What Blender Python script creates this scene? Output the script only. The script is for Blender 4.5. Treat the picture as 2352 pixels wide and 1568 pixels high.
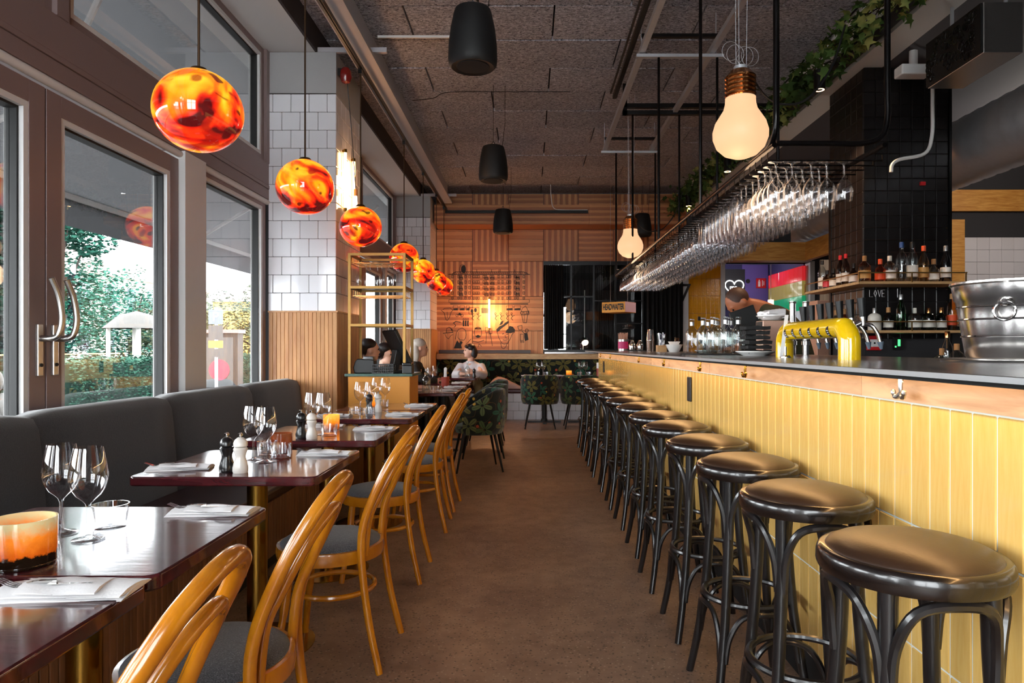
import bpy, math, random
from mathutils import Vector, Matrix
random.seed(7)
pi = math.pi
sc = bpy.context.scene
for o in list(bpy.data.objects): bpy.data.objects.remove(o)
col = sc.collection

# ------------------------------------------------------------------ camera
H = 1.21                      # eye height; the camera looks level along +Y
FPX = 1568.0                  # 24 mm lens on a 2352 px wide frame
VPX, VPY = 1216.0, 797.5
cam = bpy.data.cameras.new('camera'); cam.lens = 24; cam.sensor_width = 36
cam.shift_x = -(VPX - 1176) / 2352; cam.shift_y = (VPY - 784) / 2352
cam.clip_start = 0.05; cam.clip_end = 200
camo = bpy.data.objects.new('camera', cam); col.objects.link(camo)
camo.location = (0, 0, H); camo.rotation_euler = (pi / 2, 0, 0)
sc.camera = camo
# ------------------------------------------------------------------ world, exposure
w = bpy.data.worlds.new('overcast_sky'); sc.world = w; w.use_nodes = True
bg = w.node_tree.nodes['Background']; bg.inputs[0].default_value = (0.93, 0.97, 1.0, 1); bg.inputs[1].default_value = 12.0
vs = sc.view_settings
vs.view_transform = 'Standard'; vs.look = 'None'; vs.gamma = 1; vs.use_curve_mapping = False; vs.exposure = 0.7
cy = sc.cycles
cy.max_bounces = 5; cy.diffuse_bounces = 3; cy.glossy_bounces = 3; cy.transmission_bounces = 3; cy.transparent_max_bounces = 12
cy.use_adaptive_sampling = True; cy.adaptive_threshold = .05
cy.caustics_reflective = False; cy.caustics_refractive = False; cy.sample_clamp_indirect = 6; cy.use_denoising = True
try: cy.denoiser = 'OPENIMAGEDENOISE'
except Exception: pass
def portal(x, y0, y1, z0, z1):
    L = bpy.data.lights.new('window_portal', 'AREA'); L.shape = 'RECTANGLE'; L.size = z1 - z0; L.size_y = y1 - y0
    L.cycles.is_portal = True
    o = bpy.data.objects.new('window_portal', L); col.objects.link(o)
    o.location = (x, (y0 + y1) / 2, (z0 + z1) / 2); o.rotation_euler = (0, -pi / 2, 0); return o
portal(-2.27, -3.4, 5.72, 0.5, 3.66)
portal(-2.27, 6.6, 11.15, 0.5, 3.66)
rp = portal(0, -2.2, 2.6, .4, 3.5); rp.location = (-.4, -3.55, 1.95); rp.rotation_euler = (-pi / 2, 0, 0); rp.data.size = 2.4; rp.data.size_y = 3.1  # portal for the added rear windows

# ------------------------------------------------------------------ helpers
def S(h):
    h = h.lstrip('#'); c = [int(h[i:i + 2], 16) / 255 for i in (0, 2, 4)]
    return tuple(x / 12.92 if x < .04045 else ((x + .055) / 1.055) ** 2.4 for x in c) + (1,)
def at(px, py, y): return Vector(((px - VPX) * y / FPX, y, H - (py - VPY) * y / FPX))
class MB:
    def __init__(s): s.v = []; s.f = []
    def add(s, vs, fs):
        n = len(s.v); s.v += [tuple(p) for p in vs]; s.f += [tuple(i + n for i in f) for f in fs]; return s
    def box(s, x0, x1, y0, y1, z0, z1):
        return s.add([(x, y, z) for z in (z0, z1) for y in (y0, y1) for x in (x0, x1)],
                     [(0, 2, 3, 1), (4, 5, 7, 6), (0, 1, 5, 4), (2, 6, 7, 3), (0, 4, 6, 2), (1, 3, 7, 5)])
    def cbox(s, cx, cy, cz, sx, sy, sz): return s.box(cx - sx / 2, cx + sx / 2, cy - sy / 2, cy + sy / 2, cz - sz / 2, cz + sz / 2)
    def obox(s, c, ax, ay, az):         # oriented box, half axes
        c, ax, ay, az = map(Vector, (c, ax, ay, az))
        return s.add([c + i * ax + j * ay + k * az for k in (-1, 1) for j in (-1, 1) for i in (-1, 1)],
                     [(0, 2, 3, 1), (4, 5, 7, 6), (0, 1, 5, 4), (2, 6, 7, 3), (0, 4, 6, 2), (1, 3, 7, 5)])
    def lathe(s, prof, n=24, c=(0, 0, 0), close=False):
        base = len(s.v); m = len(prof)
        for r, z in prof:
            for i in range(n):
                a = 2 * pi * i / n; s.v.append((c[0] + r * math.cos(a), c[1] + r * math.sin(a), c[2] + z))
        for j in range(m if close else m - 1):
            k = (j + 1) % m
            for i in range(n):
                i2 = (i + 1) % n
                s.f.append((base + j * n + i, base + j * n + i2, base + k * n + i2, base + k * n + i))
        if not close:
            if prof[0][0] > 1e-5: pass
        return s
    def disc(s, r, z, n=24, c=(0, 0, 0), flip=False):
        b = len(s.v)
        for i in range(n):
            a = 2 * pi * i / n; s.v.append((c[0] + r * math.cos(a), c[1] + r * math.sin(a), c[2] + z))
        f = tuple(range(b, b + n)); s.f.append(f[::-1] if flip else f); return s
    def cyl(s, r, z0, z1, n=20, c=(0, 0, 0), r2=None):
        r2 = r if r2 is None else r2
        s.lathe([(r, z0), (r2, z1)], n, c); s.disc(r, z0, n, c, True); s.disc(r2, z1, n, c); return s
    def tube(s, pts, r, n=8, closed=False, caps=True):
        pts = [Vector(p) for p in pts]; m = len(pts); rs = r if isinstance(r, (list, tuple)) else [r] * m
        base = len(s.v); up = None
        for i in range(m):
            if closed: t = pts[(i + 1) % m] - pts[i - 1]
            else: t = pts[min(i + 1, m - 1)] - pts[max(i - 1, 0)]
            t.normalize()
            if up is None:
                up = Vector((0, 0, 1)) if abs(t.z) < .9 else Vector((1, 0, 0))
            up = up - t * up.dot(t)
            if up.length < 1e-6: up = t.orthogonal()
            up.normalize(); b = t.cross(up)
            for k in range(n):
                a = 2 * pi * k / n; s.v.append(tuple(pts[i] + (up * math.cos(a) + b * math.sin(a)) * rs[i]))
        for i in range(m if closed else m - 1):
            j = (i + 1) % m
            for k in range(n):
                k2 = (k + 1) % n
                s.f.append((base + i * n + k, base + j * n + k, base + j * n + k2, base + i * n + k2))
        if caps and not closed:
            s.f.append(tuple(base + k for k in range(n))); s.f.append(tuple(base + (m - 1) * n + k for k in range(n))[::-1])
        return s
    def ball(s, c, r, n=16, m=10, rot=None):
        r = r if isinstance(r, (tuple, list)) else (r, r, r); b = len(s.v); c = Vector(c)
        for j in range(1, m):
            t = pi * j / m
            for i in range(n):
                a = 2 * pi * i / n
                p = Vector((r[0] * math.sin(t) * math.cos(a), r[1] * math.sin(t) * math.sin(a), r[2] * math.cos(t)))
                if rot: p = rot @ p
                s.v.append(tuple(c + p))
        top = Vector((0, 0, r[2])); 
        if rot: top = rot @ top
        s.v.append(tuple(c + top)); s.v.append(tuple(c - top)); T = len(s.v) - 2; B = T + 1
        for j in range(m - 2):
            for i in range(n):
                i2 = (i + 1) % n
                s.f.append((b + j * n + i, b + (j + 1) * n + i, b + (j + 1) * n + i2, b + j * n + i2))
        for i in range(n):
            i2 = (i + 1) % n
            s.f.append((T, b + i, b + i2)); s.f.append((B, b + (m - 2) * n + i2, b + (m - 2) * n + i))
        return s
    def prism(s, poly, d0, d1, ax='z'):   # poly 2-D, extruded along an axis
        n = len(poly); b = len(s.v)
        def P(p, d): return (p[0], p[1], d) if ax == 'z' else ((p[0], d, p[1]) if ax == 'y' else (d, p[0], p[1]))
        s.v += [P(p, d0) for p in poly] + [P(p, d1) for p in poly]
        s.f.append(tuple(b + i for i in range(n))[::-1]); s.f.append(tuple(b + n + i for i in range(n)))
        for i in range(n):
            j = (i + 1) % n; s.f.append((b + i, b + j, b + n + j, b + n + i))
        return s
    def grid(s, rows, closeu=False):
        b = len(s.v); n = len(rows[0])
        for r in rows: s.v += [tuple(p) for p in r]
        for j in range(len(rows) - 1):
            for i in range(n if closeu else n - 1):
                k = (i + 1) % n; s.f.append((b + j * n + i, b + j * n + k, b + (j + 1) * n + k, b + (j + 1) * n + i))
        return s
    def mesh(s, name, smooth=True, ang=40):
        me = bpy.data.meshes.new(name); me.from_pydata(s.v, [], s.f); me.update()
        import bmesh
        bm = bmesh.new(); bm.from_mesh(me); bmesh.ops.recalc_face_normals(bm, faces=bm.faces); bm.to_mesh(me); bm.free()
        if smooth:
            me.shade_smooth(); me.set_sharp_from_angle(angle=math.radians(ang))
        return me
    def build(s, name, m, parent=None, loc=(0, 0, 0), rz=0, smooth=True, bevel=0, ang=40, subd=0):
        return mk(name, s.mesh(name, smooth, ang), m, parent, loc, rz, bevel, subd)
def mk(name, me, m, parent=None, loc=(0, 0, 0), rz=0, bevel=0, subd=0):
    o = bpy.data.objects.new(name, me); col.objects.link(o)
    if m is not None and not me.materials: me.materials.append(MAT[m] if isinstance(m, str) else m)
    if parent: o.parent = parent
    o.location = loc
    if isinstance(rz, (tuple, list)): o.rotation_euler = rz
    else: o.rotation_euler.z = rz
    if bevel:
        b = o.modifiers.new('bevel', 'BEVEL'); b.width = bevel; b.segments = 2; b.limit_method = 'ANGLE'; b.harden_normals = False
    if subd:
        b = o.modifiers.new('subd', 'SUBSURF'); b.levels = subd; b.render_levels = subd
    return o
def tag(o, label, cat, group=None):
    o['label'] = label; o['category'] = cat
    if group: o['group'] = group
    return o
def thing(name, label, cat, loc=(0, 0, 0), rz=0, group=None):
    o = bpy.data.objects.new(name, None); col.objects.link(o); o.empty_display_size = .05
    o.location = loc
    if isinstance(rz, (tuple, list)): o.rotation_euler = rz
    else: o.rotation_euler.z = rz
    return tag(o, label, cat, group)
def struct(o): o['kind'] = 'structure'; return o
def stuff(o): o['kind'] = 'stuff'; return o
def dup(o, loc=None, rz=None, label=None, group=None, parent=None, sc_=None):
    c = o.copy(); col.objects.link(c)
    if parent: c.parent = parent
    if loc is not None: c.location = loc
    if rz is not None:
        if isinstance(rz, (tuple, list)): c.rotation_euler = rz
        else: c.rotation_euler.z = rz
    if sc_: c.scale = (sc_,) * 3
    if label: c['label'] = label
    if group: c['group'] = group
    for ch in list(o.children): dup(ch, parent=c)
    return c
def arc(c, r, a0, a1, n, f): # f maps (cos,sin) to 3d
    return [f(c, r * math.cos(a0 + (a1 - a0) * i / n), r * math.sin(a0 + (a1 - a0) * i / n)) for i in range(n + 1)]
def bez(p, n=12):            # Catmull-Rom through points
    p = [Vector(q) for q in p]; P = [p[0] * 2 - p[1]] + p + [p[-1] * 2 - p[-2]]; out = []
    for i in range(1, len(P) - 2):
        a, b, c, d = P[i - 1:i + 3]
        for k in range(n):
            t = k / n
            out.append(.5 * ((2 * b) + (c - a) * t + (2 * a - 5 * b + 4 * c - d) * t * t + (3 * b - a - 3 * c + d) * t ** 3))
    out.append(p[-1]); return out
ORD = ['first', 'second', 'third', 'fourth', 'fifth', 'sixth', 'seventh', 'eighth', 'ninth', 'tenth', 'eleventh', 'twelfth', 'thirteenth', 'fourteenth']

# ------------------------------------------------------------------ materials
MAT = {}
class NT:
    def __init__(s, name):
        s.m = bpy.data.materials.new(name); s.m.use_nodes = True; s.t = s.m.node_tree
        s.p = s.t.nodes['Principled BSDF']; s.out = s.t.nodes['Material Output']; MAT[name] = s.m
    def n(s, typ, **kw):
        nd = s.t.nodes.new('ShaderNode' + typ)
        for k, v in kw.items():
            if k.startswith('i_'):
                key = k[2:]; key = int(key) if key.isdigit() else key.replace('_', ' ')
                nd.inputs[key].default_value = v
            else: setattr(nd, k, v)
        return nd
    def l(s, a, b): s.t.links.new(a, b); return s
    def coord(s, kind='Object', scale=(1, 1, 1), rot=(0, 0, 0)):
        tc = s.n('TexCoord'); mp = s.n('Mapping'); mp.inputs['Scale'].default_value = scale; mp.inputs['Rotation'].default_value = rot
        s.l(tc.outputs[kind], mp.inputs['Vector']); return mp.outputs['Vector']
    def noise(s, vec, scale, detail=3, rough=.5, dist=0):
        nd = s.n('TexNoise', i_Scale=scale, i_Detail=detail, i_Roughness=rough, i_Distortion=dist); s.l(vec, nd.inputs['Vector']); return nd.outputs['Fac']
    def ramp(s, fac, stops, interp='LINEAR'):
        r = s.n('ValToRGB'); e = r.color_ramp.elements; r.color_ramp.interpolation = interp
        while len(e) < len(stops): e.new(.5)
        for k, (p, c) in enumerate(stops): e[k].position = p; e[k].color = c
        s.l(fac, r.inputs['Fac']); return r.outputs['Color']
    def mix(s, fac, a, b, blend='MIX'):
        m = s.n('Mix', data_type='RGBA', blend_type=blend)
        for sock, v in ((m.inputs[0], fac), (m.inputs[6], a), (m.inputs[7], b)):
            if hasattr(v, 'is_linked') or hasattr(v, 'links'): s.l(v, sock)
            else: sock.default_value = v
        return m.outputs[2]
    def math(s, op, a, b=0.0, c=None):
        m = s.n('Math', operation=op)
        for i, v in enumerate((a, b) if c is None else (a, b, c)):
            if hasattr(v, 'links'): s.l(v, m.inputs[i])
            else: m.inputs[i].default_value = v
        return m.outputs[0]
    def bump(s, h, strength=.3, dist=.01):
        b = s.n('Bump', i_Strength=strength, i_Distance=dist); s.l(h, b.inputs['Height']); s.l(b.outputs[0], s.p.inputs['Normal'])
    def base(s, c):
        if hasattr(c, 'links'): s.l(c, s.p.inputs['Base Color'])
        else: s.p.inputs['Base Color'].default_value = c
    def set(s, rough=.5, metal=0, coat=0, spec=.5, sheen=0):
        s.p.inputs['Roughness'].default_value = rough; s.p.inputs['Metallic'].default_value = metal
        s.p.inputs['Coat Weight'].default_value = coat; s.p.inputs['Coat Roughness'].default_value = .08
        s.p.inputs['Specular IOR Level'].default_value = spec; s.p.inputs['Sheen Weight'].default_value = sheen
        return s
def dk(c, k): return (c[0] * k, c[1] * k, c[2] * k, 1)
def simple(name, c, rough=.5, metal=0, coat=0, spec=.5, nz=None, bump=None, var=0, sheen=0):
    t = NT(name).set(rough, metal, coat, spec, sheen); c = S(c) if isinstance(c, str) else c
    out = c
    if nz:
        v = t.coord(); f = t.noise(v, nz[0], 4); out = t.mix(f, dk(c, 1 - nz[1]), dk(c, 1 + nz[1]))
    if var:
        oi = t.n('ObjectInfo'); f = t.math('MULTIPLY_ADD', oi.outputs['Random'], 2 * var, 1 - var)
        m = t.n('Mix', data_type='RGBA', blend_type='MULTIPLY'); m.inputs[0].default_value = 1
        if hasattr(out, 'links'): t.l(out, m.inputs[6])
        else: m.inputs[6].default_value = out
        t.l(f, m.inputs[7]); out = m.outputs[2]
    t.base(out)
    if bump:
        v = t.coord(); t.bump(t.noise(v, bump[0], 4), bump[1], .005)
    return t
def glow(name, c, strength):
    t = NT(name); c = S(c) if isinstance(c, str) else c
    t.base(dk(c, .25)); t.p.inputs['Emission Color'].default_value = c; t.p.inputs['Emission Strength'].default_value = strength; return t
def clear(name, tint=(1, 1, 1, 1), ior=1.45, rough=.01, gl=(1, 1, 1, 1), k=1.0):
    t = NT(name); t.t.nodes.remove(t.p)
    tr = t.n('BsdfTransparent'); tr.inputs[0].default_value = tint
    g = t.n('BsdfGlossy'); g.inputs['Color'].default_value = gl; g.inputs['Roughness'].default_value = rough
    lw = t.n('LayerWeight', i_Blend=.5); mx = t.n('MixShader')
    f = t.math('MULTIPLY_ADD', t.math('POWER', lw.outputs['Facing'], 2.4), .78 * k, .06 * k)
    t.l(f, mx.inputs[0]); t.l(tr.outputs[0], mx.inputs[1]); t.l(g.outputs[0], mx.inputs[2]); t.l(mx.outputs[0], t.out.inputs[0]); return t
def wood(name, c1, c2, scale=(1, 1, 14), rough=.45, coat=0, var=.12, ns=3, rot=(0, 0, 0)):
    t = NT(name).set(rough, 0, coat); oi = t.n('ObjectInfo')
    tc = t.n('TexCoord'); ad = t.n('VectorMath', operation='ADD'); t.l(tc.outputs['Object'], ad.inputs[0])
    sc3 = t.math('MULTIPLY', oi.outputs['Random'], 37.0); t.l(sc3, ad.inputs[1])
    mp = t.n('Mapping'); mp.inputs['Scale'].default_value = scale; mp.inputs['Rotation'].default_value = rot; t.l(ad.outputs[0], mp.inputs['Vector'])
    f = t.noise(mp.outputs[0], ns, 5, .6, .6)
    cc = t.ramp(f, [(.3, S(c1)), (.7, S(c2))])
    k = t.math('MULTIPLY_ADD', oi.outputs['Random'], 2 * var, 1 - var)
    m = t.n('Mix', data_type='RGBA', blend_type='MULTIPLY'); m.inputs[0].default_value = 1; t.l(cc, m.inputs[6]); t.l(k, m.inputs[7])
    t.base(m.outputs[2]); t.bump(f, .08, .004); return t

simple('plaster_light', '#c9c9c9', .8, nz=(2, .05)); simple('plaster_grey', '#a9a8a8', .8, nz=(3, .06)); simple('plaster_dark', '#4a4a50', .85, nz=(3, .1))
simple('concrete_face', '#d8dad8', .85, nz=(1.5, .12)); simple('soffit_white', '#d2d3d3', .7)
simple('dark_wall', '#1c1b1d', .7); simple('duct_cavity', '#3b3436', .9)
simple('steel_paint', '#b9b6ba', .55, nz=(4, .05))
simple('tile_white', '#e9e9ee', .12, coat=.5, var=.03, nz=(3, .03)); simple('grout_dark', '#2c2a2c', .9); simple('grout_light', '#d3d8d2', .8)
t = NT('tile_yellow').set(.16, 0, .6); oi = t.n('ObjectInfo'); v = t.coord('Object', (1, 40, 4)); f = t.noise(v, 3.0, 4, .55, .3)
c = t.ramp(f, [(.3, S('#dbb05f')), (.55, S('#dfb76a')), (.8, S('#e3be74'))]); k = t.math('MULTIPLY_ADD', oi.outputs['Random'], .14, .93)
m = t.n('Mix', data_type='RGBA', blend_type='MULTIPLY'); m.inputs[0].default_value = 1; t.l(c, m.inputs[6]); t.l(k, m.inputs[7]); t.base(m.outputs[2])
v2 = t.coord('Object', (1, 1, 1)); t.bump(t.noise(v2, 45, 2), .12, .003)
t = NT('tile_ochre').set(.14, 0, .6); v = t.coord('Object'); t.base(S('#d8930f')); t.bump(t.noise(v, 30, 2), .5, .006)
simple('tile_black', '#100d0d', .35, coat=.1, var=.1); simple('tile_kitchen', '#c9c2c2', .25, var=.04)
# floor
t = NT('floor_terrazzo').set(.42, 0, 0, .4); v = t.coord('Object')
big = t.noise(v, 1.3, 5, .6); mid = t.noise(v, 9, 4, .6)
vo = t.n('TexVoronoi', i_Scale=62.0); t.l(v, vo.inputs['Vector'])
vo2 = t.n('TexVoronoi', i_Scale=26.0); t.l(v, vo2.inputs['Vector'])
b1 = t.ramp(big, [(.3, S('#6a5245')), (.7, S('#a5866f'))]); b2 = t.mix(.35, b1, t.ramp(mid, [(.35, S('#54443c')), (.65, S('#9c8270'))]))
sp = t.ramp(vo.outputs['Distance'], [(.16, (1, 1, 1, 1)), (.3, (0, 0, 0, 1))]); hue = t.ramp(vo.outputs['Color'], [(.45, S('#2b2321')), (.55, S('#a99482'))], 'CONSTANT')
b3 = t.mix(t.math('MULTIPLY', sp, .8), b2, hue)
sp2 = t.ramp(vo2.outputs['Distance'], [(.10, (1, 1, 1, 1)), (.18, (0, 0, 0, 1))]); b4 = t.mix(t.math('MULTIPLY', sp2, .6), b3, S('#2a2220'))
t.base(b4); t.bump(mid, .05, .003)
# ceiling wood-wool board
t = NT('wood_wool').set(.95, 0, 0, .1); oi = t.n('ObjectInfo'); v = t.coord('Object', (20, 46, 1)); f = t.noise(v, 1.6, 5, .75, 1.2); 
c = t.ramp(f, [(.36, S('#343335')), (.5, S('#a6a4aa')), (.63, S('#dedce2'))]); k = t.math('MULTIPLY_ADD', oi.outputs['Random'], .2, .9)
m = t.n('Mix', data_type='RGBA', blend_type='MULTIPLY'); m.inputs[0].default_value = 1; t.l(c, m.inputs[6]); t.l(k, m.inputs[7]); t.base(m.outputs[2]); t.bump(f, .7, .01)
# wood
wood('oak_board', '#a86f43', '#cb9661', (6, 6, .8), .45); wood('oak_fascia', '#977d66', '#c0a68c', (3, 1.2, 8), .45, ns=3); wood('plywood', '#a86a24', '#d39b4c', (1.2, 1.2, 9), .5, ns=4)
wood('bench_board', '#5d3d2b', '#8a5f42', (9, 9, .7), .5); wood('bentwood', '#a05a06', '#bd7714', (4, 4, 2), .22, .5, var=.06)
wood('table_wood', '#2a0c10', '#561a20', (1.5, 14, 14), .16, .7, var=.05); wood('black_wood', '#0c0b0c', '#1d1a1b', (10, 10, 1.5), .28, .3, var=.05)
wood('rim_wood', '#090606', '#1a110e', (6, 6, 20), .24, .4, var=.05); wood('ledge_wood', '#2b1a14', '#49301f', (1.5, 14, 14), .4); wood('light_oak', '#b08355', '#d3ab78', (2, 9, 9), .45); wood('pale_plank', '#8b7865', '#b9a48c', (8, 8, .6), .5)
def stripes(name, horiz, c1, c2, n):
    t = NT(name).set(.45); tc = t.n('TexCoord'); sx = t.n('SeparateXYZ'); t.l(tc.outputs['Object'], sx.inputs[0]); oi = t.n('ObjectInfo')
    v = t.coord('Object', (1.5, 1.5, 9) if horiz else (9, 1.5, 1.2)); nf = t.noise(v, 3, 4, .6, .4)
    q = t.math('FRACT', t.math('MULTIPLY_ADD', sx.outputs['Z' if horiz else 'X'], n, t.math('MULTIPLY_ADD', nf, .28, 20.0)))
    c = t.ramp(q, [(.0, S(c1)), (.42, S(c1)), (.5, S(c2)), (.88, S(c2)), (.97, dk(S(c1), .55))])
    g = t.mix(t.math('MULTIPLY', nf, .35), c, dk(S(c1), .7))
    k = t.math('MULTIPLY_ADD', oi.outputs['Random'], .2, .9); m = t.n('Mix', data_type='RGBA', blend_type='MULTIPLY'); m.inputs[0].default_value = 1; t.l(g, m.inputs[6]); t.l(k, m.inputs[7]); t.base(m.outputs[2])
stripes('panel_vertical', False, '#a9653a', '#dc9a60', 10); stripes('panel_horizontal', True, '#ac683c', '#d69258', 11); stripes('panel_plain_h', True, '#c5824c', '#d89860', 7.5); stripes('panel_plain_v', False, '#c5824c', '#d89860', 9)
# metals, plastics
simple('chrome', '#e6e4e2', .08, 1); simple('steel_brushed', '#bdbab6', .3, 1, nz=(60, .06)); simple('galvanised', '#c2c3c6', .4, .55, nz=(20, .1)); simple('zinc_top', '#8f8d8e', .22, .85, nz=(7, .08)); simple('zinc_edge', '#b9bcbf', .4, .6)
simple('steel_polished', '#e4e1de', .2, 1, nz=(40, .06)); simple('brass', '#a07a35', .24, 1); simple('brass_frame', '#8f6c3a', .35, .8); simple('copper_cap', '#c98a55', .15, 1)
simple('black_metal', '#0b0b0c', .35, .3); simple('black_tube', '#120f0f', .22, .6); simple('black_plastic', '#0e0e0f', .45); simple('black_matte', '#0a0a0b', .8); simple('speaker_black', '#070708', .6, bump=(300, .2))
simple('cast_iron', '#131211', .5); simple('rod_brown', '#4a3420', .4, .6)
simple('white_plastic', '#e4e2e0', .4); simple('red_plastic', '#7d1512', .25, coat=.4); simple('red_sign', '#c81f25', .4); simple('yellow_enamel', '#e8bb06', .1, coat=.8); simple('porcelain', '#efece8', .15, coat=.4); simple('napkin', '#e9e7e8', .85, bump=(120, .15)); simple('napkin_black', '#111112', .75, bump=(60, .3)); simple('white_wood', '#dcd6d0', .3, coat=.3)
simple('alu_frame', '#85716f', .42, .1, nz=(3, .03)); simple('alu_white', '#d6d5d4', .5); simple('gasket', '#0d0d0d', .6)  # grey aluminium: warm room light tinted into alu_frame, daylight on reveals into alu_white
simple('leather_black', '#2b1b10', .36, spec=.6, bump=(180, .06)); simple('vinyl_plum', '#2a151d', .35)
t = NT('fabric_charcoal').set(.9, 0, 0, .2, .3); v = t.coord('Object', (90, 90, 90)); f = t.noise(v, 2, 3); t.base(t.ramp(f, [(.3, S('#181516')), (.7, S('#292425'))])); t.bump(f, .3, .003)
t = NT('fabric_grey').set(.95, 0, 0, .1, .3); v = t.coord('Object', (160, 160, 160)); f = t.noise(v, 2, 4, .7); t.base(t.ramp(f, [(.3, S('#1d1c1f')), (.55, S('#4a494d')), (.72, S('#858389'))])); t.bump(f, .5, .004)
simple('vinyl_red', '#4a1512', .35); simple('curtain_black', '#070708', .95)
simple('marble_green', '#3f5a50', .2, nz=(25, .45)); simple('cabinet_ochre', '#c8821c', .45); simple('cabinet_side', '#a86a22', .45)
clear('window_glass', (.97, .98, .98, 1), 1.4, .0, k=.8); clear('drink_glass', (.94, .945, .955, 1), 1.5, .015, k=1.2); clear('bottle_glass', (.86, .89, .88, 1), 1.5, .02, k=1.25); clear('dark_pane', (.5, .5, .52, 1), 1.45, .0)
clear('green_glass', (.15, .45, .2, 1), 1.5, .02); clear('amber_glass', (.75, .38, .12, 1), 1.5, .02); clear('brown_glass', (.30, .15, .08, 1), 1.5, .02); clear('teal_glass', (.1, .3, .28, 1), 1.5, .02); clear('orange_liquor', (.95, .30, .05, 1), 1.5, .02); clear('gold_liquor', (.85, .6, .35, 1), 1.5, .02)
simple('black_glass', '#0b0a0b', .12, coat=.5); simple('label_white', '#d9d2c6', .6, nz=(40, .05)); simple('label_tan', '#b98a4a', .6); simple('label_orange', '#d3491c', .6); simple('cork', '#a9794a', .7); simple('cap_red', '#b81f26', .4); simple('cap_orange', '#e2562a', .4); simple('cap_blue', '#2d4a80', .4); simple('cap_silver', '#bcbcbc', .3, .8)
simple('skin_light', '#d9a58d', .5); simple('skin_tan', '#b06a48', .45); simple('stubble', '#4a2f24', .6, nz=(80, .25)); simple('hair_dark', '#1a1214', .45); simple('hair_grey', '#b9aea4', .45, nz=(30, .25)); simple('knit_white', '#d8d0d2', .95, bump=(150, .3)); simple('cloth_khaki', '#7a6a4a', .9); simple('cloth_black', '#121214', .9); simple('cloth_pattern', '#2b2726', .9, nz=(70, .9)); simple('cloth_olive', '#2b2c18', .9); simple('jacket_pink', '#c2a196', .85, nz=(6, .12)); simple('eye_dark', '#100c0c', .2); simple('lip', '#9a5148', .5)
glow('bulb_glow', (1.0, .56, .30, 1), .64); glow('tube_glow', (1.0, .55, .22, 1), 9); glow('led_warm', (1.0, .55, .2, 1), 8); glow('neon_white', (1, 1, 1, 1), 4); glow('spot_warm', (1, .6, .3, 1), 8); glow('exit_green', '#0f8f62', 1.2); glow('lamp_opal', '#ffe9cc', 3.0); glow('candle_flame', (1, .35, .05, 1), 6); glow('display_green', '#3fe06a', 2)
def foliage(name, c1, c2, c3, scale=1.0, transl=.35):
    t = NT(name).set(.75, 0, 0, .12); v = t.coord('Object'); f = t.noise(v, 1.1 * scale, 3)
    t.base(t.ramp(f, [(.3, S(c1)), (.55, S(c2)), (.75, S(c3))])); return t
foliage('leaf_tree', '#173a2e', '#28584a', '#4a7060'); foliage('leaf_hedge', '#153428', '#2a5243', '#56705e', 1.5); foliage('leaf_ivy_wall', '#0b1d16', '#142c23', '#274236'); foliage('leaf_ivy', '#26351c', '#47602f', '#a8a05a', 3.0); foliage('leaf_pale', '#283a2c', '#49523c', '#6a6848')
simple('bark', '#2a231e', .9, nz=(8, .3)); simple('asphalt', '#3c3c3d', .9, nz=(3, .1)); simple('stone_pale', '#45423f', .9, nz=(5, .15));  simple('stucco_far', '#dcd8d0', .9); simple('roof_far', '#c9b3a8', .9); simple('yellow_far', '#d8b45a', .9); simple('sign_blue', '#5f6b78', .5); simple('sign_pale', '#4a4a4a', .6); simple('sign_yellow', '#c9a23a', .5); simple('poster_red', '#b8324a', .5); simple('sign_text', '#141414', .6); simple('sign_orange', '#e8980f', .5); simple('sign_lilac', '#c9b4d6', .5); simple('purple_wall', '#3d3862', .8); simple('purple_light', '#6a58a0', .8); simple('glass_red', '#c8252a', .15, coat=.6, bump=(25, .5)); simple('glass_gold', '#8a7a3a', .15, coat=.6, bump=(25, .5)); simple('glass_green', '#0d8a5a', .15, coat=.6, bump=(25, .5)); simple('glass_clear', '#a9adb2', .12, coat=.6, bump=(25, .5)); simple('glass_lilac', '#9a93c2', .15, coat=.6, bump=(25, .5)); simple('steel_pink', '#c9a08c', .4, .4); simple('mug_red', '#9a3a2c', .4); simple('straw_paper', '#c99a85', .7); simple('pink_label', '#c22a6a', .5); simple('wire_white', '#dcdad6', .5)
t = NT('awning_cloth'); t.p.inputs['Base Color'].default_value = S('#3a3a3b'); t.p.inputs['Roughness'].default_value = .9; tl = t.n('BsdfTranslucent'); tl.inputs[0].default_value = S('#2e2e2f'); mx = t.n('MixShader'); mx.inputs[0].default_value = .45; t.l(t.p.outputs[0], mx.inputs[1]); t.l(tl.outputs[0], mx.inputs[2]); t.l(mx.outputs[0], t.out.inputs[0])
# blown-glass pendant: swirled yellow, orange and red lit from within
t = NT('pendant_glass').set(.06, 0, .5); oi = t.n('ObjectInfo'); tc = t.n('TexCoord'); ad = t.n('VectorMath', operation='ADD'); t.l(tc.outputs['Object'], ad.inputs[0]); t.l(t.math('MULTIPLY', oi.outputs['Random'], 11.0), ad.inputs[1])
mp = t.n('Mapping'); mp.inputs['Scale'].default_value = (2.7, 2.7, 3.5); mp.inputs['Rotation'].default_value = (.35, .6, 0); t.l(ad.outputs[0], mp.inputs['Vector'])
f1 = t.noise(mp.outputs[0], 1.3, 2, .45, 2.2); f2 = t.noise(mp.outputs[0], 3.2, 1, .5, .5)
sx = t.n('SeparateXYZ'); t.l(tc.outputs['Object'], sx.inputs[0])
g = t.math('MULTIPLY_ADD', sx.outputs['Z'], .75, t.math('MULTIPLY_ADD', f1, 1.3, -.13))
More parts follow.
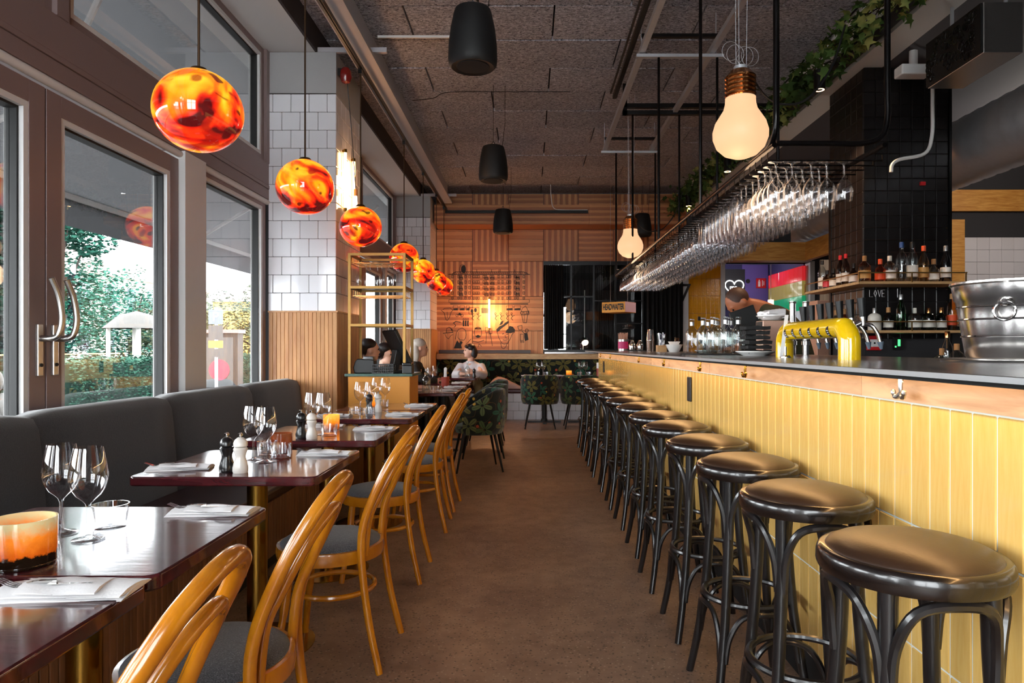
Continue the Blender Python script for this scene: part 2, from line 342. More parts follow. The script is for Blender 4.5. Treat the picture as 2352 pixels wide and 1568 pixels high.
c = t.ramp(g, [(.30, S('#4a0a0c')), (.38, S('#c4180c')), (.48, S('#e8380e')), (.57, S('#f5680f')), (.66, S('#fb9412')), (.85, S('#ffc030'))])
sp = t.ramp(f2, [(.64, (0, 0, 0, 1)), (.70, (1, 1, 1, 1))]); c = t.mix(t.math('MULTIPLY', sp, .8), c, S('#8c1109'))
sp3 = t.ramp(t.noise(mp.outputs[0], 4.6, 1, .5, .3), [(.68, (0, 0, 0, 1)), (.72, (1, 1, 1, 1))]); c = t.mix(t.math('MULTIPLY', sp3, .85), c, S('#2c0808'))
t.base(S('#2a0a06')); t.l(c, t.p.inputs['Emission Color']); t.p.inputs['Emission Strength'].default_value = 1.0
# candle holders: mottled orange glass
def mott(name, cs, e):
    t = NT(name).set(.08, 0, .5); v = t.coord('Object', (60, 60, 60)); f = t.noise(v, 1.2, 4, .6); sx = t.n('SeparateXYZ'); tc = t.n('TexCoord'); t.l(tc.outputs['Object'], sx.inputs[0])
    g = t.math('MULTIPLY_ADD', f, .25, t.math('MULTIPLY', sx.outputs['Z'], 8.0)); c = t.ramp(g, cs); t.base(c); t.l(c, t.p.inputs['Emission Color']); t.p.inputs['Emission Strength'].default_value = e
mott('candle_orange', [(.33, S('#140d07')), (.37, S('#b8500e')), (.66, S('#dd7a22')), (.86, S('#b9a87c'))], .4); mott('candle_amber', [(.2, S('#7a3010')), (.5, S('#e07818')), (.8, S('#f0a040'))], .8); mott('candle_brown', [(.2, S('#5a1a10')), (.5, S('#7a3418')), (.9, S('#6a3a22'))], .25)
# floral print: chestnut leaves on near-black green
def floral(name, cyl, k):
    t = NT(name).set(.85, 0, 0, .2, .2); tc = t.n('TexCoord'); sx = t.n('SeparateXYZ'); t.l(tc.outputs['Object'], sx.inputs[0]); oi = t.n('ObjectInfo')
    if cyl: u = t.math('MULTIPLY', t.math('ARCTAN2', sx.outputs['X'], sx.outputs['Y']), .27)
    else: u = sx.outputs['X']
    cb = t.n('CombineXYZ'); t.l(t.math('MULTIPLY_ADD', u, k, t.math('MULTIPLY', oi.outputs['Random'], 9.0)), cb.inputs[0]); t.l(t.math('MULTIPLY', sx.outputs['Z'], k), cb.inputs[1])
    vo = t.n('TexVoronoi', voronoi_dimensions='2D', i_Scale=1.0, i_Randomness=.55); t.l(cb.outputs[0], vo.inputs['Vector'])
    df = t.n('VectorMath', operation='SUBTRACT'); t.l(cb.outputs[0], df.inputs[0]); t.l(vo.outputs['Position'], df.inputs[1])
    d = t.n('SeparateXYZ'); t.l(df.outputs[0], d.inputs[0]); r = vo.outputs['Distance']
    cs = t.n('SeparateColor'); t.l(vo.outputs['Color'], cs.inputs[0])
    th = t.math('ADD', t.math('ARCTAN2', d.outputs[1], d.outputs[0]), t.math('MULTIPLY', cs.outputs[0], 6.28))
    pet = t.math('ABSOLUTE', t.math('COSINE', t.math('MULTIPLY', th, 2.5)))
    R = t.math('MULTIPLY', t.math('POWER', pet, 1.1), .52)
    leaf = t.math('LESS_THAN', r, R); hole = t.math('GREATER_THAN', r, .07)
    vein = t.math('GREATER_THAN', t.math('ABSOLUTE', t.math('MULTIPLY', t.math('SINE', t.math('MULTIPLY', th, 2.5)), r)), .02)
    m = t.math('MULTIPLY', t.math('MULTIPLY', leaf, hole), vein)
    lc = t.ramp(cs.outputs[1], [(.15, S('#1f4a3a')), (.4, S('#434a20')), (.6, S('#5f5426')), (.85, S('#2c5840'))])
    v2 = t.n('TexVoronoi', voronoi_dimensions='2D', i_Scale=1.7); t.l(cb.outputs[0], v2.inputs['Vector']); dot = t.math('LESS_THAN', v2.outputs['Distance'], .13); c2 = t.n('SeparateColor'); t.l(v2.outputs['Color'], c2.inputs[0])
    dotm = t.math('MULTIPLY', dot, t.math('GREATER_THAN', c2.outputs[0], .5))
    wv = t.n('TexNoise', i_Scale=.9, i_Detail=1.0); t.l(cb.outputs[0], wv.inputs['Vector']); st = t.math('LESS_THAN', t.math('ABSOLUTE', t.math('SUBTRACT', wv.outputs['Fac'], .5)), .008)
    c = t.mix(t.math('MULTIPLY', st, .7), S('#0b110e'), S('#46301a')); c = t.mix(dotm, c, t.ramp(c2.outputs[1], [(.4, S('#8a3a22')), (.6, S('#a8822f'))])); c = t.mix(m, c, lc); t.base(c)
floral('floral_shell', True, 5.2); floral('floral_flat', False, 3.6)

for nm in ('glass_red', 'glass_gold', 'glass_green', 'glass_clear', 'glass_lilac'):     # glass bricks emit their own colour in place of light from behind
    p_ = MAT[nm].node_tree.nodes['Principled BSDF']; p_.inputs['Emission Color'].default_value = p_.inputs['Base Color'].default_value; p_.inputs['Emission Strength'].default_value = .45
# ================================================================== STRUCTURE
YB = 12.0          # back wall
XL = -2.2          # window wall, inner face
CZ = 3.91          # main ceiling
def sbox(name, m, *b, bevel=0): return struct(MB().box(*b).build(name, m, smooth=False, bevel=bevel))
sbox('floor', 'floor_terrazzo', -2.6, 7.2, -3.6, YB + .02, -.12, 0)
struct(MB().box(-2.5, -2.2, -3.7, -3.5, 0, 4.1).box(2.6, 7.2, -3.7, -3.5, 0, 4.1).box(-2.2, -1.6, -3.7, -3.5, 0, 4.1).box(.8, 2.6, -3.7, -3.5, 0, 4.1).box(-1.6, .8, -3.7, -3.5, 0, .4).box(-1.6, .8, -3.7, -3.5, 3.5, 4.1).build('wall_rear', 'plaster_grey', smooth=False))
for k in range(2):
    x0 = -1.6 + k * 1.2; w_ = struct(MB().box(x0, x0 + .06, -3.62, -3.52, .4, 3.5).box(x0 + 1.14, x0 + 1.2, -3.62, -3.52, .4, 3.5).box(x0 + .06, x0 + 1.14, -3.62, -3.52, .4, .46).box(x0 + .06, x0 + 1.14, -3.62, -3.52, 3.44, 3.5).box(x0 + .06, x0 + 1.14, -3.62, -3.52, 2.45, 2.55).build('window_%d' % (40 + k), 'alu_frame', smooth=False)); MB().box(x0 + .06, x0 + 1.14, -3.57, -3.566, .46, 3.44).build('pane', 'window_glass', w_, smooth=False)  # unseen rear windows, added to bring daylight fill from behind the camera
sbox('wall_kitchen_side', 'plaster_dark', 7.0, 7.2, -3.5, YB + 3, 0, 4.1)
ceil = sbox('ceiling', 'grout_dark', -2.6, 2.66, -3.6, YB + .2, CZ + .03, CZ + .12)
# wood-wool boards, 0.6 x 1.2 m in running bond
cm = {}
def cmesh(w, d, h, m, key='x'):
    k = (round(w, 4), round(d, 4), round(h, 4), m)
    if k not in cm:
        e = min(.003, w / 4, d / 4, h / 4); W, D, Z = w / 2, d / 2, h / 2; b = MB()
        b.box(-W, W, -D, D, -Z, Z); me = b.mesh('piece', False)
        import bmesh
        bm = bmesh.new(); bm.from_mesh(me); bmesh.ops.bevel(bm, geom=list(bm.edges), offset=e, segments=1, affect='EDGES'); bm.to_mesh(me); bm.free()
        me.materials.append(MAT[m]); cm[k] = me
    return cm[k]
def piece(name, parent, m, x0, x1, y0, y1, z0, z1):
    o = bpy.data.objects.new(name, cmesh(x1 - x0, y1 - y0, z1 - z0, m)); col.objects.link(o); o.parent = parent
    o.location = ((x0 + x1) / 2, (y0 + y1) / 2, (z0 + z1) / 2); return o
y = -.6; k = 0
while y < YB - .05:
    x = -2.2 - (.6 if k % 2 else 0)
    while x < 2.62:
        a, b = max(x, -2.2), min(x + 1.2, 2.64)
        if b - a > .05: piece('ceiling_board', ceil, 'wood_wool', a + .007, b - .007, y + .007, min(y + .591, YB), CZ - .01 + random.uniform(-.004, .004), CZ + .03)
        x += 1.2
    y += .598; k += 1
sbox('wall_beam_face', 'concrete_face', 2.65, 2.9, -3.5, YB, 3.51, CZ + .1)
sbox('ceiling_bar', 'plaster_dark', 2.9, 7.2, -3.5, YB + .2, 3.51, 3.7)
# window wall: soffit over the windows, dark cavity and painted steel beam
sbox('trim_soffit', 'soffit_white', -2.5, -1.80, -3.5, YB, 3.69, 3.76)
sbox('trim_cavity', 'duct_cavity', -1.80, -1.78, -3.5, YB, 3.69, CZ)
beam = struct(MB().box(-1.478, -1.285, -3.5, 11.35, 3.60, 3.63).box(-1.40, -1.36, -3.5, 11.35, 3.63, CZ).build('trim_beam', 'steel_paint', smooth=False))
# tiled pillars
def pillar(name, y0, y1):
    p = sbox(name, 'grout_dark', -2.3, -1.635, y0 + .01, y1, 0, 3.345)
    MB().box(-2.3, -1.625, y0, y1, 3.346, 3.69).build('plaster_cap', 'plaster_grey', p, smooth=False)
    MB().box(-2.2, -1.2, y0 - .005, y0 + .03, 3.69, 3.73).build('steel_flat', 'steel_paint', p, smooth=False)
    g = .0015; P = .152
    for r in range(12):
        z0 = 1.515 + r * P; off = .104 if r % 2 == 0 else .028
        x = -2.185 + off - P
        while x < -1.63:
            a, b = max(x, -2.195), min(x + P, -1.625)
            if b - a > .015: piece('tile', p, 'tile_white', a + g, b - g, y0 - .002, y0 + .012, z0 + g, z0 + P - g)
            x += P
        yy = y0 + (.0 if r % 2 else -.076)
        while yy < y1:
            a, b = max(yy, y0), min(yy + P, y1)
            if b - a > .015: piece('tile', p, 'tile_white', -1.638, -1.625, a + g, b - g, z0 + g, z0 + P - g)
            yy += P
    # wainscot of narrow vertical boards with a cap
    x = -2.185
    while x < -1.63:
        piece('board', p, 'oak_board', x, min(x + .0335, -1.612) - .0012, y0 - .018, y0 + .011, 0, 1.505); x += .0335
    yy = y0 - .018
    while yy < y1 - .01:
        piece('board', p, 'oak_board', -1.636, -1.612, yy + .001, yy + .033, 0, 1.505); yy += .0335
    MB().box(-2.19, -1.605, y0 - .025, y0 + .012, 1.503, 1.516).box(-1.637, -1.605, y0, y1, 1.503, 1.516).build('cap_rail', 'oak_board', p, smooth=False)
    return p
pillar('wall_pillar_1', 5.74, 6.55); pillar('wall_pillar_2', 11.2, YB)
# ---- windows (X = -2.2 .. -2.3)
def frame_bar(b, y0, y1, z0, z1, x0=-2.30, x1=-2.2): b.box(x0, x1, y0, y1, z0, z1)
def glazed(name, y0, y1, z0, z1, fw=.075, lite=True):
    w_ = struct(MB().box(-2.27, -2.21, y0, y0 + fw, z0, z1).box(-2.27, -2.21, y1 - fw, y1, z0, z1).box(-2.27, -2.21, y0 + fw, y1 - fw, z0, z0 + fw).box(-2.27, -2.21, y0 + fw, y1 - fw, z1 - fw, z1).build(name, 'alu_frame', smooth=False, bevel=.002))
    a, b, c, d = y0 + fw, y1 - fw, z0 + fw, z1 - fw; e = .028
    MB().box(-2.30, -2.214, a, a + e, c, d).box(-2.30, -2.214, b - e, b, c, d).box(-2.30, -2.214, a + e, b - e, c, c + e).box(-2.30, -2.214, a + e, b - e, d - e, d).build('glazing_bead', 'alu_white', w_, smooth=False)  # white tone carries the daylight on the grey frame's reveals
    a += e; b -= e; c += e; d -= e; e = .012
    MB().box(-2.29, -2.235, a, a + e, c, d).box(-2.29, -2.235, b - e, b, c, d).box(-2.29, -2.235, a + e, b - e, c, c + e).box(-2.29, -2.235, a + e, b - e, d - e, d).build('gasket', 'gasket', w_, smooth=False)
    MB().box(-2.262, -2.258, a, b, c, d).build('pane', 'window_glass', w_, smooth=False)
    return w_
def handle(par, y, z, s):
    MB().box(-2.212, -2.196, y - .017, y + .017, z - .17, z + .065).build('lock_plate', 'steel_brushed', par, smooth=False, bevel=.004)
    MB().tube(bez([(-2.20, y, z), (-2.15, y, z), (-2.125, y + .012, z + .02), (-2.115, y + .02, z + .09), (-2.12, y + .005, z + .19), (-2.132, y - .025, z + .27)], 6), .0135, 10).build('lever', 'steel_brushed', par)
    MB().cyl(.008, 0, .004, 12).build('keyhole', 'gasket', par, loc=(-2.195, y, z - .12), rz=(0, pi / 2, 0))
nw = 0; nd = 0
wins = [('w', .50, 1.66), ('d', 1.94, 3.115), ('d', 3.125, 4.30), ('w', 4.59, 5.72), ('w', -.9, .22), ('d', -2.1, -1.0), ('w', 6.56, 7.75), ('d', 7.98, 9.12), ('d', 9.13, 10.27), ('w', 10.42, 11.19)]
for k_, a, b in wins:
    if k_ == 'd':
        nd += 1; d_ = glazed('door_%d' % nd, a, b, .02, 2.395, .1)
        if a > 1.9: handle(d_, b - .045 if nd % 2 else a + .045, 1.25, 1)
    else: nw += 1; glazed('window_%d' % nw, a, b, .02 if a > 0 else .02, 2.44, .06)
ntr = 10
for a, b in ((-3.5, -2.12), (-1.0, -.9), (.22, .5), (1.66, 1.935), (4.305, 4.585), (7.755, 7.975), (10.275, 10.415)):
    ntr += 1; sbox('trim_%d' % ntr, 'alu_white', -2.32, -2.17, a, b, 0, 2.45, bevel=.003)
for nm, y0, y1 in (('trim_transom_1', -3.5, 5.74), ('trim_transom_2', 6.55, 11.2)):
    b = MB().box(-2.32, -2.19, y0, y1, 2.45, 2.535).box(-2.32, -2.185, y0, y1, 2.538, 2.565).box(-2.32, -2.19, y0, y1, 2.568, 2.75)
    tr = struct(b.build(nm, 'alu_frame', smooth=False, bevel=.002))
    MB().tube([(-2.205, y0, 2.428), (-2.205, y1, 2.428)], .022, 12).build('lintel_round', 'alu_white', tr)
for a, b in ((-3.4, -.9), (-.84, 1.1), (1.16, 3.16), (3.24, 5.68), (6.6, 8.9), (8.96, 11.14)):
    nw += 1; glazed('window_%d' % nw, a, b, 2.75, 3.69, .05)
for a, b in ((-.9, -.84), (1.1, 1.16), (3.16, 3.24), (5.68, 5.74), (6.55, 6.6), (8.9, 8.96), (11.14, 11.2)):
    ntr += 1; sbox('trim_%d' % ntr, 'alu_frame', -2.3, -2.185, a, b, 2.75, 3.69)
sbox('wall_low', 'plaster_grey', -2.32, -2.2, -3.5, 11.2, -.05, .02)
# ---- back wall: panelling, bulkhead, opening to the next room, ochre tile and kitchen passage
wb = struct(MB().box(-2.3, .247, YB, YB + .2, 0, CZ).box(.247, 2.79, YB, YB + .2, 2.722, CZ).box(.247, 2.79, YB, YB + .2, 0, 1.13).box(2.79, 3.42, YB + .02, YB + .2, 0, CZ).box(3.42, 4.95, YB, YB + .2, 2.70, CZ).box(4.95, 7.2, YB, YB + .2, 0, CZ).build('wall_back', 'plaster_dark', smooth=False))
gx = [-1.635, -1.0, -.365, .247, .862, 1.47, 2.09, 2.65]; gz = [.9, 1.498, 2.104, 2.72, 3.276]
kinds = {(0, 3): 'panel_plain_h', (1, 3): 'panel_vertical', (2, 3): 'panel_plain_h', (3, 3): 'panel_vertical', (4, 3): 'panel_horizontal', (5, 3): 'panel_vertical', (6, 3): 'panel_horizontal',
         (0, 2): 'panel_vertical', (1, 2): 'panel_horizontal', (2, 2): 'panel_vertical', (0, 1): 'panel_horizontal', (1, 1): 'panel_plain_v', (2, 1): 'panel_plain_h', (0, 0): 'panel_plain_v', (1, 0): 'panel_horizontal', (2, 0): 'panel_plain_v'}
for (i, j), m in kinds.items(): piece('wood_panel', wb, m, gx[i] + .003, gx[i + 1] - .003, YB - .02, YB, gz[j] + .003, gz[j + 1] - .003)
for i in range(7): piece('wood_panel', wb, 'panel_vertical' if i % 2 else 'panel_horizontal', gx[i] + .003, gx[i + 1] - .003, YB - .02, YB, 3.62, 3.9)
bk = sbox('trim_bulkhead', 'panel_horizontal', -1.60, 2.64, 11.49, YB - .022, 3.276, 3.61)
piece('wood_panel', bk, 'panel_horizontal', -1.6, 1.0, 11.475, 11.49, 3.28, 3.608); piece('wood_panel', bk, 'panel_horizontal', 1.004, 2.64, 11.475, 11.49, 3.28, 3.608)
for r in range(6):
    for c_ in range(8): piece('tile', wb, 'tile_ochre', 2.80 + c_ * .0765, 2.80 + c_ * .0765 + .0745, YB, YB + .03, .9 + r * .303, .9 + r * .303 + .30)
sbox('trim_ochre_edge', 'plaster_light', 2.66, 2.79, YB - .03, YB + .04, 0, 2.75)
# next room seen through the opening
nr = struct(MB().box(-1.5, 3.4, 17.6, 17.8, 0, 1.0).box(-1.5, .75, 17.6, 17.8, 1.0, 4).box(1.05, 2.15, 17.6, 17.8, 1.0, 4).box(2.15, 3.4, 17.6, 17.8, 1.0, 4).box(.75, 1.05, 17.6, 17.8, 2.25, 4).box(-1.7, -1.5, 12.2, 17.8, 0, 4).box(3.3, 3.4, 12.2, 17.8, 0, 4).box(-1.5, 3.4, 12.2, 17.8, 3.4, 3.6).box(-1.5, 3.4, 12.2, 17.8, -.1, 0).build('wall_next_room', 'plaster_dark', smooth=False))
struct(MB().box(.247, 2.66, YB + .01, YB + .05, 2.66, 2.722).box(.247, 2.66, YB + .01, YB + .05, 1.13, 1.17).box(.72, .75, YB + .02, YB + .05, 1.17, 2.66).box(1.12, 1.15, YB + .02, YB + .05, 1.17, 2.66).box(1.5, 1.53, YB + .02, YB + .05, 1.17, 2.66).box(1.98, 2.01, YB + .02, YB + .05, 1.17, 2.66).box(.55, 1.12, YB + .02, YB + .05, 2.09, 2.115).box(1.15, 2.3, YB + .02, YB + .05, 2.02, 2.04).box(1.53, 2.0, YB + .02, YB + .05, 1.62, 1.64).build('window_30', 'black_metal', smooth=False))
MB().box(.247, 2.66, YB + .032, YB + .036, 1.17, 2.66).build('pane', 'window_glass', bpy.data.objects['window_30'], smooth=False)
def curtain(x0, x1, z0, z1, y, label):
    rows = []; n = 60
    for z in (z0, z1):
        rows.append([(x0 + (x1 - x0) * i / n, y + .035 * math.sin(i * .9) + .012 * math.sin(i * 2.3), z) for i in range(n + 1)])
    tag(MB().grid(rows).build('curtain', 'curtain_black'), label, 'curtain', 'black curtains at the inner window')
curtain(.26, .60, 1.18, 2.65, YB - .07, 'black curtain hanging at the mural end of the inner window')
curtain(1.16, 1.50, 1.18, 2.65, YB + .12, 'black curtain hanging behind the headwaiter sign')
curtain(2.02, 2.68, 1.10, 2.66, YB - .07, 'wide black curtain hanging beside the ochre tiled wall')
# passage behind the bar with stained glass
ps = struct(MB().box(3.3, 3.42, YB + .2, 14.2, 0, 3).box(3.3, 5.2, 14.0, 14.2, 0, 3).box(4.9, 5.1, YB + .2, 14.0, 0, 3).box(3.3, 5.1, YB, 14.2, 2.95, 3.1).box(3.3, 5.1, YB, 14.2, -.1, 0).build('wall_passage', 'purple_wall', smooth=False))
MB().box(4.35, 4.88, 13.96, 13.99, 1.0, 2.9).build('purple_panel', 'purple_light', ps, smooth=False); MB().box(3.45, 4.3, 13.95, 13.99, .1, 1.72).build('passage_door', 'purple_wall', ps, smooth=False, bevel=.01)
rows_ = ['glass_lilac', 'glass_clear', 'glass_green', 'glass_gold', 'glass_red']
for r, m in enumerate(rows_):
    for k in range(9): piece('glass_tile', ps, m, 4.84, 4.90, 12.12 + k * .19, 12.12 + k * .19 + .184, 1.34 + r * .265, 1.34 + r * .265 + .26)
struct(MB().box(3.36, 3.43, YB - .04, YB + .22, 0, 2.72).box(3.43, 4.95, YB - .04, YB + .22, 2.70, 2.80).box(4.92, 5.0, YB - .04, YB + .22, 0, 2.72).build('trim_passage', 'plaster_light', smooth=False))
L = bpy.data.lights.new('passage_lamp', 'POINT'); L.energy = 10; L.color = (.95, .93, 1); L.shadow_soft_size = .1; lo = bpy.data.objects.new('passage_lamp', L); col.objects.link(lo); lo.location = (4.1, 13.0, 2.7)
# ================================================================== DINING SIDE
# ---- bentwood cafe chair: faces -X, back hoop on the +X side
def make_chair():
    t = thing('cafe_chair', 'x', 'chair')
    R = .205; zs = .44
    MB().lathe([(R - .03, zs - .045), (R, zs - .045), (R + .004, zs - .02), (R, zs + .002), (R - .02, zs + .004)], 40).build('seat_ring', 'bentwood', t); sr = t.children[-1]
    MB().lathe([(0, zs + .036), (.06, zs + .035), (.13, zs + .029), (.175, zs + .018), (.192, zs + .006), (.192, zs - .005), (0, zs - .005)], 40).build('seat_pad', 'fabric_grey', sr)
    # outer hoop: rear leg, back bow, rear leg in one bent rod
    def bx(z):     # lean of the back
        K = [(.0, .24), (.2, .195), (.44, .165), (.56, .178), (.70, .232), (.80, .285), (.885, .335)]
        for (a, p), (b, q) in zip(K[:-1], K[1:]):
            if z <= b: return p + (q - p) * (z - a) / (b - a)
        return K[-1][1]
    def hoop(w, zl, zt, rr=0):
        q = [(0, 1.12), (.2, 1.04)] if zl == 0 else []
        q += [(max(zl, .42), 1.0), (.56, 1.0), (zt - .17, .97), (zt - .07, .80), (zt - .018, .48), (zt, .0)]
        pts = [(bx(z) + rr * max(0, z - .44) / .37, -w * k, z) for z, k in q]; pts += [(x, -y, z) for x, y, z in pts[-2::-1]]
        return bez(pts, 6)
    p = hoop(.165, 0, .885); n = len(p)
    MB().tube(p, [.0135 + .0035 * min(1, 3 * min(i, n - 1 - i) / n) for i in range(n)], 12).build('back_hoop', 'bentwood', t)
    MB().tube(hoop(.118, .40, .812, .02), .0135, 10).build('inner_hoop', 'bentwood', t)
    for s in (-1, 1): MB().tube(bez([(-.12, s * .12, zs - .04), (-.135, s * .135, .22), (-.165, s * .165, 0)], 5), [.018] * 6 + [.014] * 5, 10).build('front_leg', 'bentwood', t)
    MB().tube([(.155 * math.cos(2 * pi * i / 36) + .015, .155 * math.sin(2 * pi * i / 36), .265) for i in range(36)], .0105, 8, True).build('ring_stretcher', 'bentwood', t)
    return t
chair0 = make_chair(); used = [0]
for k, (x, y, rz) in enumerate([(-.795, 1.03, .04), (-.80, 1.70, .02), (-.79, 2.72, -.03), (-.80, 3.67, 0), (-.79, 4.63, .03), (-.79, 5.20, -.02)]):
    lab = ['golden bentwood chair cut by the bottom edge of the photo', 'golden bentwood chair at the second table from the front', 'golden bentwood chair at the third table, before the gap between chairs', 'golden bentwood chair at the fourth table of the window row', 'golden bentwood chair at the fifth table of the window row', 'golden bentwood chair closest to the floral armchairs'][k]
    if k == 0: c = chair0; c.location = (x, y, 0); c.rotation_euler.z = rz; c['label'] = lab; c['group'] = 'bentwood chairs along the window tables'
    else: dup(chair0, (x, y, 0), rz, lab, 'bentwood chairs along the window tables')
# ---- tables
def rrect(x0, x1, y0, y1, r, n=4):
    out = []
    for cx, cy, a in ((x1 - r, y1 - r, 0), (x0 + r, y1 - r, pi / 2), (x0 + r, y0 + r, pi), (x1 - r, y0 + r, 1.5 * pi)):
        out += [(cx + r * math.cos(a + pi / 2 * i / n), cy + r * math.sin(a + pi / 2 * i / n)) for i in range(n + 1)]
    return out
def make_table(x0, x1, y0, y1, z, label, group, base='brass'):
    cx, cy = (x0 + x1) / 2, (y0 + y1) / 2; w, d = (x1 - x0) / 2, (y1 - y0) / 2
    t = thing('dining_table', label, 'table', (cx, cy, 0), 0, group)
    MB().prism(rrect(-w, w, -d, d, .03), z - .034, z).build('tabletop', 'table_wood', t, bevel=.005)
    MB().box(-.2, .2, -.03, .03, z - .055, z - .035).box(-.03, .03, -.2, .2, z - .055, z - .035).build('top_bracket', 'cast_iron', t, smooth=False)
    MB().cyl(.04, .03, z - .05, 24).build('column', base, t)
    b = MB().lathe([(0, .032), (.045, .03), (.19, .007), (.225, .004), (.225, 0)], 32) if base == 'brass' else MB().box(-.27, .27, -.03, .03, 0, .025).box(-.03, .03, -.27, .27, 0, .025).lathe([(.06, .02), (.05, .06)], 16)
    b.build('foot', 'cast_iron' if base != 'brass' else 'brass', t)
    return t
GT = 'dark red tables in the window row'
TB = [(-1.445, -.76, .70, 1.372, .741), (-1.445, -.76, 1.387, 1.995, .745), (-1.447, -.765, 2.45, 3.10, .745), (-1.447, -.765, 3.40, 4.05, .745), (-1.447, -.765, 4.42, 5.03, .745), (-1.447, -.765, 5.07, 5.70, .745),
      (-1.45, -.75, 6.94, 7.56, .745), (-1.45, -.76, 7.66, 8.30, .745), (-1.45, -.78, 8.62, 9.22, .745), (-1.45, -.80, 10.35, 11.0, .745)]
for k, b in enumerate(TB):
    lab = ['dark red wooden table cut off at the lower corner of the photo', 'dark red table with two large wine glasses in the foreground', 'dark red table with black and white mills and a glowing candle', 'dark red table beside the pillar end of the grey bench', 'dark red table before the ochre cabinet, nearer half', 'dark red table touching the ochre cabinet front',
           'dark table behind the ochre cabinet, nearest the floral armchairs', 'dark table behind the cabinet with carafe and red mug', 'dark table between the second and third floral armchair', 'dark table where the woman in the white sweater sits'][k]
    make_table(*b, lab, GT, 'brass' if k < 6 else 'cast_iron')
for k, (x0, x1) in enumerate(((-.08, .56), (.58, 1.20))):
    make_table(x0, x1, 10.72, 11.32, .755, ['dark red table before the back bench, behind the left floral armchair', 'dark red table before the back bench, closest to the bar'][k], 'tables at the back bench', 'cast_iron')
# ---- long grey banquette in front of the windows
def banquette(y0, y1, segs, label):
    t = thing('banquette', label, 'bench', (0, (y0 + y1) / 2, 0)); oy = -(y0 + y1) / 2
    for a, b in zip(segs[:-1], segs[1:]):
        rows = []; n = 8
        prof = [(-1.86, .44), (-1.865, .60), (-1.885, .80), (-1.90, .90), (-1.93, .945), (-1.98, .957), (-2.05, .95), (-2.09, .91), (-2.10, .44)]
        for i in range(n + 1):
            u = i / n; e = max(0, abs(2 * u - 1) - .86) / .14
            rows.append([(-1.98 + (x + 1.98) * (1 - .22 * e * e), a + (b - a) * u + oy, .5 + (z - .5) * (1 - .035 * e * e)) for x, z in prof])
        MB().grid(rows).build('back_cushion', 'fabric_charcoal', t, ang=70)
    MB().box(-1.86, -1.36, y0 + oy, y1 + oy, .39, .46).build('seat_pad', 'vinyl_plum', t, bevel=.02)
    MB().box(-2.1, -1.43, y0 + oy, y1 + oy, 0, .08).box(-2.1, -1.40, y0 + oy, y1 + oy, .08, .39).build('carcass', 'black_matte', t, smooth=False)
    y = y0
    while y < y1 - .02:
        piece('slat', t, 'bench_board', -1.40, -1.378, y + oy + .001, y + oy + .0385, .09, .388); y += .04
    return t
banquette(-1.2, 5.70, [-1.2, -.33, .67, 1.67, 2.67, 3.66, 4.72, 5.70], 'long charcoal fabric banquette under the big windows')
banquette(6.6, 11.15, [6.6, 7.7, 8.85, 10.0, 11.15], 'charcoal banquette in the far window bay behind the cabinet')
# ---- tableware prototypes
def wineglass_profile(k=1.0):
    return [(r * k, z * k) for r, z in [(0, .004), (.034, .002), (.036, .003), (.02, .006), (.006, .012), (.0048, .03), (.0048, .078), (.007, .088), (.014, .096), (.027, .108), (.0365, .124), (.042, .145), (.0425, .158), (.039, .187), (.0315, .224)]]
def lathe_mesh(name, prof, m, n=28): me = MB().lathe(prof, n).mesh(name, True, 60); me.materials.append(MAT[m]); return me
WG = lathe_mesh('wine_glass', wineglass_profile(), 'drink_glass')
TU = lathe_mesh('tumbler', [(0, .002), (.036, .002), (.0385, .006), (.043, .062), (.0415, .062), (.036, .014), (0, .012)], 'drink_glass')
def place(name, me, loc, label, cat, group=None, rz=0, s=1.0):
    o = mk(name, me, None, None, loc, rz); o.scale = (s,) * 3; return tag(o, label, cat, group)
def mill(loc, black, label):
    t = thing('pepper_mill' if black else 'salt_mill', label, 'mill', loc, 0, 'table mills'); m = 'black_wood' if black else 'white_wood'
    MB().lathe([(0, 0), (.026, 0), (.028, .006), (.028, .02), (.024, .036), (.0185, .055), (.019, .066), (.025, .082), (.026, .088), (.022, .094), (0, .095)], 24).build('body', m, t)
    MB().lathe([(.018, .095), (.025, .098), (.0255, .11), (.02, .122), (.010, .130), (0, .131)], 24).build('head', m, t)
    MB().lathe([(.004, .129), (.004, .134), (.009, .137), (.009, .143), (.004, .147), (0, .147)], 14).build('knob', 'chrome', t)
    return t
def candle(loc, m, label, r=.045, h=.085):
    t = thing('candle_holder', label, 'candle holder', loc)
    MB().lathe([(0, .002), (r * .95, .002), (r, .008), (r * 1.02, h), (r * .96, h), (r * .93, .014), (0, .012)], 28).build('cup', m, t)
    MB().lathe([(r * .99, 0), (r * 1.015, .004), (r * 1.01, .008)], 28).build('base_rim', 'drink_glass', t)
    MB().cyl(.016, .014, .032, 14).build('tealight', 'white_plastic', t); MB().lathe([(.0, .032), (.004, .04), (.0, .052)], 8).build('flame', 'candle_flame', t)
    return t
